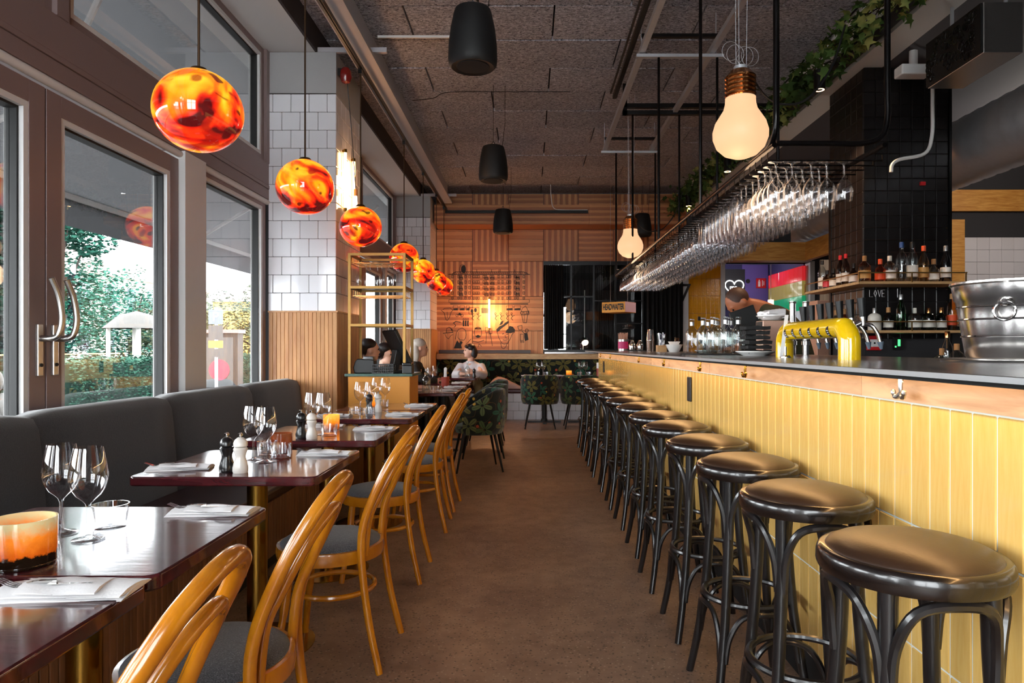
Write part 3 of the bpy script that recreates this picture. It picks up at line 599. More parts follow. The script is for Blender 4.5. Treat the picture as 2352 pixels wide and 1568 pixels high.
def napkin(loc, rz, label, s=1.0):
    t = thing('napkin_setting', label, 'napkin', loc, rz, 'folded napkins with forks')
    w, d = .225 * s, .105 * s; rows = []
    for lay, (ww, dd, zz, sk) in enumerate(((w, d, .001, 0), (w * .97, d * .9, .007, .006), (w * .6, d * .8, .013, -.01))):
        b = MB(); n = 10; top = []; 
        for j in range(5):
            v = j / 4
            top.append([(-ww / 2 + ww * i / n + sk * v, -dd / 2 + dd * v + .006 * math.sin(3 * i / n + lay), zz + .006 * math.sin(pi * v) ** .5 + .002 * math.sin(5 * i / n * (1 + .3 * lay) + j)) for i in range(n + 1)])
        b.grid(top); bot = [[(x, y, zz - .001) for x, y, z in r] for r in top]; b.grid(bot)
        b.grid([top[0], bot[0]]).grid([top[-1], bot[-1]]).grid([[r[0] for r in top], [r[0] for r in bot]]).grid([[r[-1] for r in top], [r[-1] for r in bot]])
        b.build('napkin_layer', 'napkin', t, ang=80)
    f = MB().tube(bez([(-.02, .0, .022), (-.055, .0, .021), (-.075, 0, .017)], 4), [.004] * 9, 6)
    for k in range(4): f.tube(bez([(-.075, (k - 1.5) * .004, .017), (-.092, (k - 1.5) * .0062, .014), (-.125, (k - 1.5) * .0062, .026)], 4), .0013, 5)
    f.build('fork', 'chrome', t); MB().box(-.03, .05, -.014, -.006, .019, .0205).build('knife', 'chrome', t, smooth=False)
    return t
GG = 'wine glasses on the window tables'; GU = 'water tumblers on the window tables'
def wine(k, px, y, tn, side):
    z = TB[k][4]; place('wine_glass', WG, (px, y, z), 'empty wine glass on %s, %s' % (tn, side), 'wine glass', GG, random.random() * 3)
def tumb(k, x, y, tn, side): place('tumbler', TU, (x, y, TB[k][4]), 'clear water tumbler on %s, %s' % (tn, side), 'tumbler', GU)
T2 = 'the foreground window table'; 
wine(1, -1.169, 1.705, T2, 'behind the other'); wine(1, -1.066, 1.65, T2, 'in front of the other'); tumb(1, -1.146, 1.60, T2, 'behind the candle'); tumb(1, -1.08, 1.76, T2, 'behind the stems')
candle((-1.085, 1.462, .745), 'candle_orange', 'wide orange mottled glass candle holder in the foreground', .062, .10)
napkin((-.885, 1.31, .741), .08, 'white folded napkin with fork on the lowest foreground table', 1.12); napkin((-.89, 1.925, .745), .03, 'white folded napkin with fork on the foreground window table')
mill((-1.078, 1.34, .741), False, 'white salt mill half cut by the photo edge')
T3 = 'the table with black and white mills'
wine(2, -1.14, 2.82, T3, 'nearer the window'); wine(2, -1.07, 2.77, T3, 'nearer the aisle'); tumb(2, -1.04, 2.86, T3, 'aisle side'); tumb(2, -1.13, 2.94, T3, 'window side')
mill((-1.13, 2.55, .745), True, 'black pepper mill on the third window table'); mill((-1.075, 2.54, .745), False, 'white salt mill on the third window table')
candle((-1.10, 3.03, .745), 'candle_brown', 'dark red-brown candle holder with glowing flame on the third table'); napkin((-1.34, 2.62, .745), .2, 'white napkin on the window end of the third table'); napkin((-.885, 2.97, .745), -.02, 'white napkin with fork on the aisle end of the third table')
T4 = 'the table by the bench end'
wine(3, -1.165, 3.66, T4, 'window side'); wine(3, -1.10, 3.64, T4, 'aisle side'); tumb(3, -1.05, 3.58, T4, 'before the amber candle'); mill((-1.17, 3.50, .745), True, 'black pepper mill on the fourth window table'); mill((-1.11, 3.48, .745), False, 'white salt mill on the fourth window table')
candle((-1.12, 3.86, .745), 'candle_amber', 'bright amber candle holder on the fourth window table'); napkin((-.88, 3.88, .745), 0, 'white napkin with fork on the aisle end of the fourth table'); napkin((-1.2, 4.0, .745), .1, 'white napkin on the window side of the fourth table')
T5 = 'the table before the ochre cabinet'; T6 = 'the table touching the ochre cabinet'
wine(4, -1.185, 4.78, T5, 'window side'); wine(4, -1.11, 4.76, T5, 'aisle side'); tumb(4, -1.18, 4.62, T5, 'front row'); tumb(4, -1.085, 4.60, T5, 'front row aisle side'); mill((-1.15, 4.90, .745), True, 'black pepper mill before the ochre cabinet'); mill((-1.09, 4.92, .745), False, 'white salt mill before the ochre cabinet')
wine(5, -1.215, 5.42, T6, 'window side'); wine(5, -1.14, 5.40, T6, 'aisle side'); tumb(5, -1.13, 5.28, T6, 'aisle side'); candle((-1.20, 5.18, .745), 'candle_amber', 'small amber candle holder before the ochre cabinet', .035, .09)
napkin((-.87, 4.70, .745), 0, 'white napkin with fork on the fifth window table'); napkin((-.87, 5.40, .745), 0, 'white napkin with fork on the sixth window table'); napkin((-1.32, 4.62, .745), 0, 'white napkin on the window end of the fifth table')
# ---- far tables
T7 = 'the table behind the ochre cabinet'
mill((-1.33, 7.05, .745), True, 'black pepper mill behind the ochre cabinet'); mill((-1.25, 7.05, .745), False, 'white salt mill behind the ochre cabinet'); wine(6, -1.30, 7.35, T7, 'by the black mill')
wine(7, -1.18, 8.1, 'the carafe table', 'left'); wine(8, -1.25, 9.0, 'the far window table', 'window side'); tumb(6, -1.05, 7.2, T7, 'by the carafe'); tumb(6, -.95, 7.1, T7, 'aisle side')
def carafe(loc, label, s=1.0):
    t = thing('carafe', label, 'carafe', loc); MB().lathe([(r * s, z * s) for r, z in [(0, .004), (.042, .003), (.045, .012), (.045, .115), (.04, .135), (.022, .158), (.0145, .175), (.0145, .215), (.018, .222), (.018, .232)]], 28).build('body', 'bottle_glass', t); MB().cyl(.013 * s, .215 * s, .24 * s, 14).build('stopper', 'white_plastic', t); return t
carafe((-1.08, 7.15, .745), 'clear water carafe on the table behind the cabinet'); carafe((-.98, 10.8, .745), 'clear water carafe before the woman in white')
mg = thing('mug', 'red-brown mug holding cutlery on the far tables', 'mug', (-.985, 8.0, .745)); MB().lathe([(0, .002), (.045, .002), (.047, .01), (.047, .12), (.043, .12), (.043, .015), (0, .012)], 24).build('cup', 'mug_red', mg); MB().tube(bez([(-.045, 0, .095), (-.075, 0, .09), (-.078, 0, .04), (-.045, 0, .03)], 5), .006, 8).build('handle', 'mug_red', mg)
nk = MB(); [nk.obox((.005 * math.cos(k), .015 * math.sin(k * 2), .15 + .01 * (k % 3)), (.012, 0, 0), (0, .003, 0), (.006 * math.sin(k), 0, .06)) for k in range(5)]; tag(nk.build('cutlery_napkins', 'napkin', None, (-.985, 8.0, .745), smooth=False), 'white paper napkins standing in the red-brown mug', 'napkins')
napkin((-.88, 7.30, .745), 0, 'white napkin on the table behind the cabinet'); napkin((-.88, 7.95, .745), 0, 'white napkin beside the red-brown mug'); napkin((-.90, 8.9, .745), 0, 'white napkin on the far window table'); mill((-.86, 10.62, .745), True, 'black pepper mill before the woman in white')
for k, (x, y, z) in enumerate(((.02, 11.0, .755), (.10, 10.98, .755), (.82, 11.0, .755), (.90, 10.98, .755))): place('wine_glass', WG, (x + (.12 if k < 2 else 0), y, z), 'wine glass at the back bench, %s' % ['over the left floral armchair, left one', 'over the left floral armchair, right one', 'beside the amber candle, left one', 'beside the amber candle, right one'][k], 'wine glass', 'wine glasses at the back bench')
for k, x in enumerate((.12, .26, .80, .94)): place('tumbler', TU, (x, 10.9, .755), 'water tumbler at the back bench, %s' % ['left table, left one', 'left table, right one', 'right table, left one', 'right table, right one'][k], 'tumbler', 'tumblers at the back bench')
candle((.63, 10.88, .755), 'candle_amber', 'glowing amber candle holder at the back bench', .045, .085); napkin((-.02, 10.88, .755), .1, 'white napkin at the back bench'); napkin((.45, 10.85, .755), 0, 'flat white napkin at the back bench between armchairs')
cn = thing('condiment_can', 'red and white can at the bar end of the back bench', 'can', (1.12, 10.95, .755)); MB().cyl(.045, 0, .12, 20).build('red_label', 'mug_red', cn); MB().cyl(.0445, .12, .21, 20).build('can_top', 'white_plastic', cn); tag(MB().box(-.04, .04, -.03, .03, 0, .24).build('menu_box', 'white_plastic', None, (1.24, 11.0, .755), smooth=False, bevel=.004), 'white menu box beside the red and white can', 'box')
# ---- floral armchairs
def make_armchair():
    t = thing('armchair', 'x', 'armchair'); n = 28; A = math.radians(128)
    def ring(th):
        s = abs(th) / A; hgt = .80 - .20 * max(0, (s - .42) / .58) ** 1.3 if s > .42 else .80
        return hgt
    outer = []; 
    def P(th, r, z, off=0): return (r * math.sin(th) * 1.03, -r * math.cos(th) * .98, z)
    rows = []
    for i in range(n + 1):
        th = -A + 2 * A * i / n; h = ring(th)
        prof = [(.20, .36), (.255, .365), (.275, .42), (.285, .55), (.29, h - .03), (.283, h - .006), (.268, h), (.25, h - .008), (.24, h - .04), (.225, .55), (.215, .44)]
        rows.append([P(th, r, z) for r, z in prof])
    b = MB().grid(rows); k = len(rows[0])
    for e in (0, n * k): b.f.append(tuple(range(e, e + k)))
    b.build('shell', 'floral_shell', t, ang=75)
    MB().lathe([(0, .46), (.17, .458), (.215, .44), (.222, .41), (.21, .37), (0, .36)], 28).build('seat_cushion', 'floral_shell', t)
    for sx in (-1, 1):
        for sy in (-1, 1): MB().tube([(sx * .15, sy * .15, .37), (sx * .225, sy * .225, 0)], [.015, .009], 8).build('leg', 'black_metal', t)
    return t
arm0 = make_armchair(); GA = 'floral armchairs'
for k, (x, y, rz, lab) in enumerate([(.16, 10.30, pi + 0, 'dark floral armchair seen from behind, away from the bar'), (.755, 10.32, pi, 'dark floral armchair partly hidden by the bar stools'), (-.52, 6.80, -pi / 2 + .2, 'dark floral armchair nearest the bentwood chairs'), (-.52, 7.62, -pi / 2 + .1, 'dark floral armchair in the middle of the three in a row'), (-.55, 8.62, -pi / 2, 'dark floral armchair farthest along the row of three')]):
    rz2 = {0: 0.0, 1: 0.0}.get(k, pi / 2 + (rz + pi / 2))
    if k == 0: arm0.location = (x, y, 0); arm0.rotation_euler.z = rz2; arm0['label'] = lab; arm0['group'] = GA
    else: dup(arm0, (x, y, 0), rz2, lab, GA)
# ---- back bench with tiled plinth
bb = thing('bench', 'floral bench along the back wall on a white tiled plinth', 'bench', (-.16, 11.7, 0))
ox, oy = .16, -11.7
MB().box(-1.6 + ox, 1.28 + ox, 11.44 + oy, 11.95 + oy, 0, .44).build('plinth_core', 'grout_dark', bb, smooth=False)
for r in range(3):
    x = -1.6 - (.095 if r % 2 else 0)
    while x < 1.27:
        a, b_ = max(x, -1.6), min(x + .19, 1.28)
        if b_ - a > .02: piece('tile', bb, 'tile_white', a + .0015 + ox, b_ - .0015 + ox, 11.428 + oy, 11.442 + oy, r * .147 + .0015, (r + 1) * .147 - .0015)
        x += .19
MB().box(-1.6 + ox, 1.28 + ox, 11.40 + oy, 11.9 + oy, .445, .52).build('seat_pad', 'vinyl_red', bb, bevel=.02)
for a, b_ in ((-1.6, -.75), (-.745, .23), (.235, 1.28)):
    MB().box(a + ox, b_ + ox, 11.80 + oy, 11.94 + oy, .50, 1.0).build('back_cushion', 'floral_flat', bb, bevel=.03)
MB().box(-1.6 + ox, 1.34 + ox, 11.76 + oy, 11.96 + oy, 1.005, 1.10).build('oak_rail', 'light_oak', bb, bevel=.004)
tag(MB().box(-1.57, .02, 11.80, 11.96, 1.105, 1.165).build('picture_ledge', 'ledge_wood', smooth=False, bevel=.003), 'dark brown wooden ledge under the wall drawing', 'shelf')
tag(MB().box(.26, 1.5, 11.72, 11.96, 1.104, 1.128).build('window_ledge', 'zinc_top', smooth=False), 'metal ledge under the black inner window', 'shelf')
# ---- jacket lying on the bench
jb = MB(); rows = []
for i in range(13):
    u = i / 12; x = -.72 + .62 * u; hh = .18 * math.sin(pi * min(1, u * 1.15)) ** .7 * (1 - .45 * u) + .03
    rows.append([(x + .02 * math.sin(7 * u + a), 11.52 + .16 * math.cos(a) * (1 - .3 * u), .52 + hh * max(0, math.sin(a)) * (1 + .12 * math.sin(9 * u + 3 * a))) for a in [pi * k / 10 for k in range(11)]])
tag(jb.grid(rows).build('jacket', 'jacket_pink', ang=80), 'pale pink jacket heaped on the back bench', 'jacket')
# ================================================================== WAITER STATION
st = thing('cabinet', 'ochre waiter cabinet with green marble top and brass shelf frame', 'cabinet', (-1.27, 5.98, 0)); ox, oy = 1.27, -5.98
MB().box(-1.53 + ox, -1.01 + ox, 5.76 + oy, 6.2 + oy, .06, .965).build('body', 'cabinet_ochre', st, smooth=False, bevel=.002)
MB().box(-1.50 + ox, -1.03 + ox, 5.80 + oy, 6.18 + oy, 0, .06).build('plinth', 'black_matte', st, smooth=False)
MB().box(-1.555 + ox, -.985 + ox, 5.74 + oy, 6.22 + oy, .965, .988).build('marble_top', 'marble_green', st, smooth=False, bevel=.002)
X0, X1, Y0, Y1 = -1.525, -1.06, 5.79, 6.17
sh = thing('shelf_frame', 'tall brass shelf frame with hanging glasses standing on the ochre cabinet', 'shelf', ((X0 + X1) / 2, (Y0 + Y1) / 2, .988)); sx, sy, sz = -(X0 + X1) / 2, -(Y0 + Y1) / 2, -.988
for x in (X0, X1):
    for y in (Y0, Y1): MB().box(x - .011 + sx, x + .011 + sx, y - .011 + sy, y + .011 + sy, 0, 2.01 + sz).build('post', 'brass_frame', sh, smooth=False)
for z in (1.40, 1.72, 2.0):
    MB().box(X0 + sx, X1 + sx, Y0 - .010 + sy, Y0 + .010 + sy, z - .012 + sz, z + .01 + sz).box(X0 + sx, X1 + sx, Y1 - .010 + sy, Y1 + .010 + sy, z - .012 + sz, z + .01 + sz).box(X0 - .01 + sx, X0 + .01 + sx, Y0 + sy, Y1 + sy, z - .012 + sz, z + .01 + sz).box(X1 - .01 + sx, X1 + .01 + sx, Y0 + sy, Y1 + sy, z - .012 + sz, z + .01 + sz).build('rail', 'brass_frame', sh, smooth=False)
for z in (1.405, 1.725): MB().box(X0 + .01 + sx, X1 - .01 + sx, Y0 + .01 + sy, Y1 - .01 + sy, z - .004 + sz, z + .004 + sz).build('shelf_board', 'marble_green', sh, smooth=False)
for z in (1.93, 1.65):
    for k in range(6):
        y = Y0 + .03 + k * .064
        MB().tube([(X0 + sx + .01, y + sy, z + .05 + sz), (X0 + sx + .01, y + sy, z + sz), (X1 + sx - .01, y + sy, z + sz), (X1 + sx - .01, y + sy, z + .05 + sz)], .0035, 6).build('hanging_rod', 'copper_cap', sh)
FL = lathe_mesh('flute', [(0, -.004), (.03, -.003), (.008, -.009), (.0035, -.02), (.0035, -.075), (.012, -.09), (.026, -.12), (.0285, -.15), (.024, -.19)], 'drink_glass', 18)
for k in range(7): place('champagne_glass', FL, (X0 + .06 + k * .05, Y0 + .06 + (k % 2) * .065, 1.934), 'upturned glass hanging in the brass frame, %s from the tiled pillar' % ORD[k], 'wine glass', 'glasses hanging in the brass frame')
# till, basket, printer
ps_ = thing('till_screen', 'black touch-screen till on a stand seen from its back edge', 'till', (-1.16, 6.0, .988), .55)
MB().obox((0, 0, .22), (.014, 0, .006), (0, .16, 0), (-.075, 0, .15)).build('screen', 'black_plastic', ps_, smooth=False, bevel=.006); MB().obox((.017, 0, .224), (.001, 0, .0005), (0, .145, 0), (-.068, 0, .135)).build('display', 'black_glass', ps_, smooth=False)
MB().obox((-.02, 0, .10), (.03, 0, 0), (0, .05, 0), (.02, 0, .10)).build('stand', 'black_plastic', ps_, smooth=False, bevel=.006); MB().cbox(0, 0, .012, .2, .2, .024).build('base', 'black_plastic', ps_, smooth=False, bevel=.004)
cr = thing('card_terminal', 'black rounded receipt machine on the ochre cabinet', 'till', (-1.41, 5.88, .988)); MB().prism([(-.085, 0), (.085, 0), (.085, .115), (.05, .12), (-.06, .125), (-.08, .10), (-.095, .05)], -.06, .06, 'y').build('body', 'black_plastic', cr, smooth=False, bevel=.008); MB().cbox(.03, 0, .13, .09, .08, .03).build('paper_lid', 'black_glass', cr, smooth=False, bevel=.004)
bs = thing('basket', 'black perforated basket on the ochre cabinet', 'basket', (-1.25, 5.86, .988))
b = MB(); 
for k in range(12): b.cbox(-.088 + k * .016, -.05, .04, .006, .004, .08); b.cbox(-.088 + k * .016, .05, .04, .006, .004, .08)
for z in (.004, .025, .048, .076): b.cbox(0, -.05, z, .184, .005, .007).cbox(0, .05, z, .184, .005, .007).cbox(-.09, 0, z, .005, .1, .007).cbox(.09, 0, z, .005, .1, .007)
b.cbox(0, 0, .003, .18, .1, .005); b.build('wire_body', 'black_plastic', bs, smooth=False)
pr = thing('card_printer', 'small black printer at the aisle end of the cabinet', 'printer', (-1.035, 5.83, .988)); MB().cbox(0, 0, .035, .085, .11, .07).build('body', 'black_plastic', pr, smooth=False, bevel=.006); MB().cbox(0, -.02, .08, .08, .09, .025).build('lid', 'black_glass', pr, smooth=False, bevel=.006)
# ================================================================== BAR
ZT = 1.163
bar = thing('bar_counter', 'long bar counter with yellow tiled front and oak fascia', 'counter', (1.3, 4.9, 0)); ox, oy = -1.3, -4.9
BY0, BY1 = .30, 9.43; XW = .955
MB().box(XW + .0025 + ox, 1.72 + ox, BY0 + oy, BY1 + oy, .16, 1.14).build('body', 'grout_light', bar, smooth=False)
MB().box(XW + .04 + ox, 1.70 + ox, BY0 + oy, BY1 + oy, 0, .16).build('plinth', 'black_matte', bar, smooth=False)
yy = BY0
for k, b_ in enumerate((1.95, 3.6, 5.3, 7.4, BY1)):
    MB().box(XW - .006 + ox, XW + .014 + ox, yy + .001 + oy, b_ - .001 + oy, 1.073, 1.14).build('fascia_board', 'oak_fascia', bar, smooth=False); yy = b_
MB().box(.815 + ox, 1.70 + ox, BY0 + oy, BY1 + oy, 1.14, 1.1515).build('sub_top', 'black_matte', bar, smooth=False)
zr = [1.0700, .767, .464, .161]; P = .0783; far = MB(); y = BY0; n = 0
while y < BY1 - .01:
    for r in range(3):
        z0, z1 = zr[r + 1] + .0015, zr[r] - .0015; a, b_ = y + .0016, min(y + P, BY1) - .0016
        if 0.95 < y < 4.6: piece('tile', bar, 'tile_yellow', XW + ox, XW + .014 + ox, a + oy, b_ + oy, z0, z1)
        else: far.box(XW + ox, XW + .014 + ox, a + oy, b_ + oy, z0, z1)
    y += P
stuff(far.build('far_tiles', 'tile_yellow', bar, smooth=False))
wt = MB().prism([(.77, BY0), (1.82, BY0), (1.82, BY1 + .04), (.80, BY1 + .04), (.77, BY1 + .01)], ZT - .0115, ZT).build('worktop', 'zinc_top', smooth=False, bevel=.002); tag(wt, 'long grey metal worktop of the bar', 'worktop')
MB().box(.7685, .7705, BY0, BY1, ZT - .0115, ZT - .001).build('front_edge', 'zinc_edge', wt, smooth=False)
ls = thing('led_strip', 'warm light strip glowing under the bar worktop', 'light', (.91, 4.9, 1.136)); MB().box(-.006, .006, -4.45, 4.45, -.003, .003).build('diffuser', 'led_warm', ls, smooth=False)
L = bpy.data.lights.new('led_light', 'AREA'); L.shape = 'RECTANGLE'; L.size = .02; L.size_y = 8.9; L.energy = 9; L.color = (1, .56, .22); lo = bpy.data.objects.new('led_light', L); col.objects.link(lo); lo.parent = ls; lo.location = (0, 0, -.006); lo.rotation_euler = (0, math.radians(32), 0)
HK = [(1.68, 'nearest the stools in front'), (2.89, 'second along'), (3.65, 'third along'), (4.63, 'fourth along'), (5.69, 'fifth along'), (7.7, 'sixth along'), (8.75, 'seventh along')]
for y, w_ in HK:
    h = thing('coat_hook', 'double coat hook under the bar worktop, %s' % w_, 'hook', (.935, y, 1.14), 0, 'coat hooks under the bar')
    m = 'steel_brushed' if y < 2 else 'brass'
    MB().box(-.012, .012, -.05, .05, -.004, 0).build('plate', 'steel_brushed', h, smooth=False); MB().tube(bez([(-.02, 0, 0), (-.022, 0, -.025), (-.02, 0, -.048)], 5), [.0065 - .0002 * k for k in range(11)], 8).build('stem', m, h)
    for s in (-1, 1): MB().tube(bez([(-.02, 0, -.042), (-.024, s * .010, -.052), (-.026, s * .02, -.05), (-.027, s * .026, -.036)], 4), [.006] * 9 + [.0045, .0065, .006, .005], 8).build('prong', m, h)
for y, lab in ((4.05, 'black double socket on the yellow tiles, nearer one'), (8.72, 'black double socket at the far end of the yellow tiles')):
    s_ = thing('wall_socket', lab, 'socket', (XW - .002, y, .975)); MB().box(-.010, .0, -.04, .04, -.085, .06).build('plate', 'black_plastic', s_, smooth=False, bevel=.004)
    for z in (.025, -.045): MB().lathe([(.024, 0), (.022, -.004), (.0, -.004)], 18).build('outlet', 'black_glass', s_, (-.0095, 0, z), (0, -pi / 2, 0))
# ---- bar stools
def make_stool():
    t = thing('bar_stool', 'x', 'stool'); R = .175; zr_ = .79
    MB().lathe([(R - .04, zr_ - .028), (R - .002, zr_ - .028), (R + .002, zr_ - .018), (R + .001, zr_ + .002), (R - .002, zr_ + .010), (R - .007, zr_ + .014), (R - .02, zr_ + .014)], 48).build('seat_rim', 'rim_wood', t)
    MB().lathe([(0, zr_ + .043), (.06, zr_ + .0415), (.108, zr_ + .036), (.138, zr_ + .028), (.155, zr_ + .019), (.1605, zr_ + .011), (.1605, zr_ - .02), (0, zr_ - .02)], 48).build('seat_cushion', 'leather_black', t.children[0], ang=60)
    def leg(a): 
        c, s = math.cos(a), math.sin(a); return bez([(r * c, r * s, z) for r, z in ((.135, zr_ - .02), (.140, .60), (.155, .40), (.172, .26), (.20, .11), (.226, 0))], 4)
    for k in range(4):
        a = pi / 4 + k * pi / 2; p = leg(a); n = len(p); MB().tube(p, [.0185 - .005 * i / n for i in range(n)], 10).build('leg', 'black_wood', t)
    MB().tube([(.148 * math.cos(2 * pi * i / 40), .148 * math.sin(2 * pi * i / 40), .345) for i in range(40)], .0105, 8, True).build('foot_ring', 'black_wood', t)
    def brace(k, z_lo, z_hi, r0, r1):     # one bent rod bridging two neighbouring legs, bowed out to the seat edge
        a0 = pi / 4 + k * pi / 2; out = []
        for s_, r_, zf in ((.035, r0, 0), (.075, r0 * .6 + r1 * .4, .5), (.22, r1, .90), (.5, r1, 1), (.78, r1, .90), (.925, r0 * .6 + r1 * .4, .5), (.965, r0, 0)):
            a = a0 + s_ * pi / 2; out.append((r_ * math.cos(a), r_ * math.sin(a), z_lo + (z_hi - z_lo) * zf))
        return bez(out, 5)
    for k in range(4): MB().tube(brace(k, .565, zr_ - .04, .145, .158), .0105, 8).build('upper_brace', 'black_wood', t)
    for k in range(4): MB().tube(brace(k, .16, .325, .186, .158), .0095, 8).build('lower_brace', 'black_wood', t)
    return t
st0 = make_stool(); GS = 'black bar stools along the yellow bar'
SY = [1.37, 1.90, 2.41, 2.95, 3.52, 4.08, 4.68, 5.24, 5.86, 6.5, 7.1, 7.75, 8.4]
for k, y in enumerate(SY):
    lab = 'black bentwood bar stool, %s counted from the front' % ORD[k] if k else 'black bentwood bar stool nearest the camera, seat seen whole'
    rz = random.uniform(-.05, .05)
    if k == 0: st0.location = (.765, y, 0); st0['label'] = lab; st0['group'] = GS
    else: dup(st0, (.765 + random.uniform(-.008, .008), y, 0), rz, lab, GS)
# ---- glass rack hung over the bar
rk = thing('glass_rack', 'long black hanging rack full of upturned glasses over the bar', 'rack', (1.275, 5.5, 2.07)); ox, oy, oz = -1.275, -5.5, -2.07
XA, XB, YA, YE, ZR = 1.04, 1.51, 2.88, 8.2, 2.07
MB().tube(bez([(XA, YA, 3.56), (XA, YA, 3.0), (XA, YA, 2.35), (XA, YA, 2.17), (XA, YA + .03, 2.10), (XA, YA + .12, ZR), (XA, YA + .5, ZR), (XA, YE, ZR)], 6), .0125, 10).build('front_rail', 'black_tube', rk, (ox, oy, oz))
MB().tube(bez([(XB, YA, 3.56), (XB, YA, 3.0), (XB, YA, 2.35), (XB, YA, 2.17), (XB - .03, YA, 2.095), (XB - .11, YA, ZR), (XB - .25, YA, ZR), (XA, YA, ZR)], 6), .0125, 10).build('end_rail', 'black_tube', rk, (ox, oy, oz))
MB().tube([(XB, YA + .02, ZR), (XB, YE, ZR)], .011, 8).build('back_rail', 'black_tube', rk, (ox, oy, oz)); MB().tube([(XA, YE, ZR), (XB, YE, ZR)], .011, 8).build('far_rail', 'black_tube', rk, (ox, oy, oz))
for y in (4.15, 5.49, 6.88, 8.19):
    for x in (XA, XB): MB().tube([(x, y, ZR), (x, y, 3.56)], .0105, 8).build('post', 'black_tube', rk, (ox, oy, oz))
ny = 64; ys = [YA + .10 + (YE - YA - .14) * k / ny for k in range(ny + 1)]
wire = MB().tube([(XA, 0, 0), (XA, 0, -.045), (XB + .03, 0, -.045), (XB + .03, 0, -.02)], .0036, 6).mesh('wire', True); wire.materials.append(MAT['black_tube'])
for y in ys: mk('wire', wire, None, rk, (ox, y + oy, ZR + oz))
zg = ZR - .045
HG = [lathe_mesh('hanging_wine_glass', [(0, .006), (.034, .005), (.034, .003), (.008, -.002), (.004, -.012), (.004, -.062), (.012, -.073), (.030, -.095), (.038, -.122), (.037, -.145), (.0335, -.168)], 'drink_glass', 20),
      lathe_mesh('hanging_beer_glass', [(0, .006), (.034, .005), (.033, .002), (.010, -.004), (.009, -.014), (.027, -.03), (.031, -.06), (.0335, -.12), (.0345, -.175)], 'drink_glass', 20),
      lathe_mesh('hanging_balloon_glass', [(0, .006), (.036, .005), (.036, .003), (.008, -.002), (.004, -.012), (.004, -.07), (.014, -.082), (.036, -.108), (.045, -.138), (.043, -.165), (.035, -.195)], 'drink_glass', 20),
      lathe_mesh('hanging_cocktail_glass', [(0, .006), (.034, .005), (.034, .003), (.008, -.002), (.005, -.012), (.005, -.05), (.018, -.062), (.036, -.085), (.041, -.11), (.037, -.15)], 'drink_glass', 20)]
GL = [('upturned wine glass hanging at the near end of the rack', 'near wine glasses on the rack'), ('upturned straight beer glass hanging between the wine glasses', 'beer glasses on the rack'), ('upturned large wine glass hanging in the middle of the rack', 'large wine glasses on the rack'), ('upturned short stemmed glass hanging at the far end of the rack', 'short glasses on the rack')]
nr_ = 0; y = YA + .14; rowi = 0
while y < YE - .1:
    kd = 0 if y < 3.55 else (1 if y < 4.35 else (2 if y < 6.7 else 3))
    nc = 5 if rowi == 0 else (6 if kd == 3 else 5)
    for c_ in range(nc):
        if rowi in (1,) and c_ == 4: continue
        x = XA + .055 + c_ * (.082 if kd else .074) + (.008 if kd else .0) + random.uniform(-.006, .006)
        if x > XB + .02: continue
        place('hanging_glass', HG[kd], (x, y + random.uniform(-.006, .006), zg), ('upturned wine glass, %s rack row from near end, %s from aisle rail' % (ORD[rowi], ORD[c_])) if kd == 0 else GL[kd][0], 'wine glass' if kd != 1 else 'beer glass', GL[kd][1])
        nr_ += 1
    y += .083; rowi += 1
# ================================================================== ON THE BAR
tp = thing('beer_tower', 'yellow enamel beer tower with black tap handles', 'beer tap', (1.2, 2.9, ZT))
MB().tube(bez([(0, -.34, 0), (0, -.34, .06), (0, -.335, .085), (0, -.31, .112), (0, -.27, .122), (0, 0, .122), (0, .24, .122), (0, .28, .112), (0, .305, .085), (0, .31, .06), (0, .31, 0)], 6), .040, 24).build('arch', 'yellow_enamel', tp)
for k in range(6):
    y = -.24 + k * .088; rows = []
    def cp(an, yy, r_=.0409): return (r_ * math.cos(an), yy, .122 - r_ * math.sin(an))
    for i in range(15):
        u = -1 + i / 7; an = pi + u * .62 - .42; rows.append([cp(an, y - .010), cp(an, y - .010 + .027 * math.sqrt(max(0, 1 - u * u)))])
    bd = MB().grid(rows).build('badge', 'black_plastic', tp)
    lv = MB()
    for da in (-.22, 0, .2): lv.grid([[cp(pi + da - .42 - .05, y - .006, .0413), cp(pi + da - .42 - .05, y + .009, .0413)], [cp(pi + da - .42 + .04, y - .006, .0413), cp(pi + da - .42 + .04, y + .009, .0413)]])
    lv.build('badge_text', 'white_plastic', bd)
for k in range(7):
    y = -.30 + k * .092
    MB().tube([(.035, y, .13), (.06, y, .14)], .012, 10).build('shank', 'chrome', tp); MB().tube([(.07, y, .13), (.07, y, .165)], .010, 10).build('faucet', 'chrome', tp)
    MB().tube([(.068, y, .163), (.062, y, .235)], [.011, .0165], 12).build('handle', 'black_plastic', tp)
    MB().tube(bez([(.07, y, .135), (.10, y - .005, .13), (.12, y - .01, .10), (.13, y - .012, .065)], 5), .0075, 10).build('spout', 'chrome', tp); MB().tube([(.13, y - .012, .068), (.134, y - .012, .04)], [.012, .005], 8).build('spout_tip', 'sign_blue', tp)
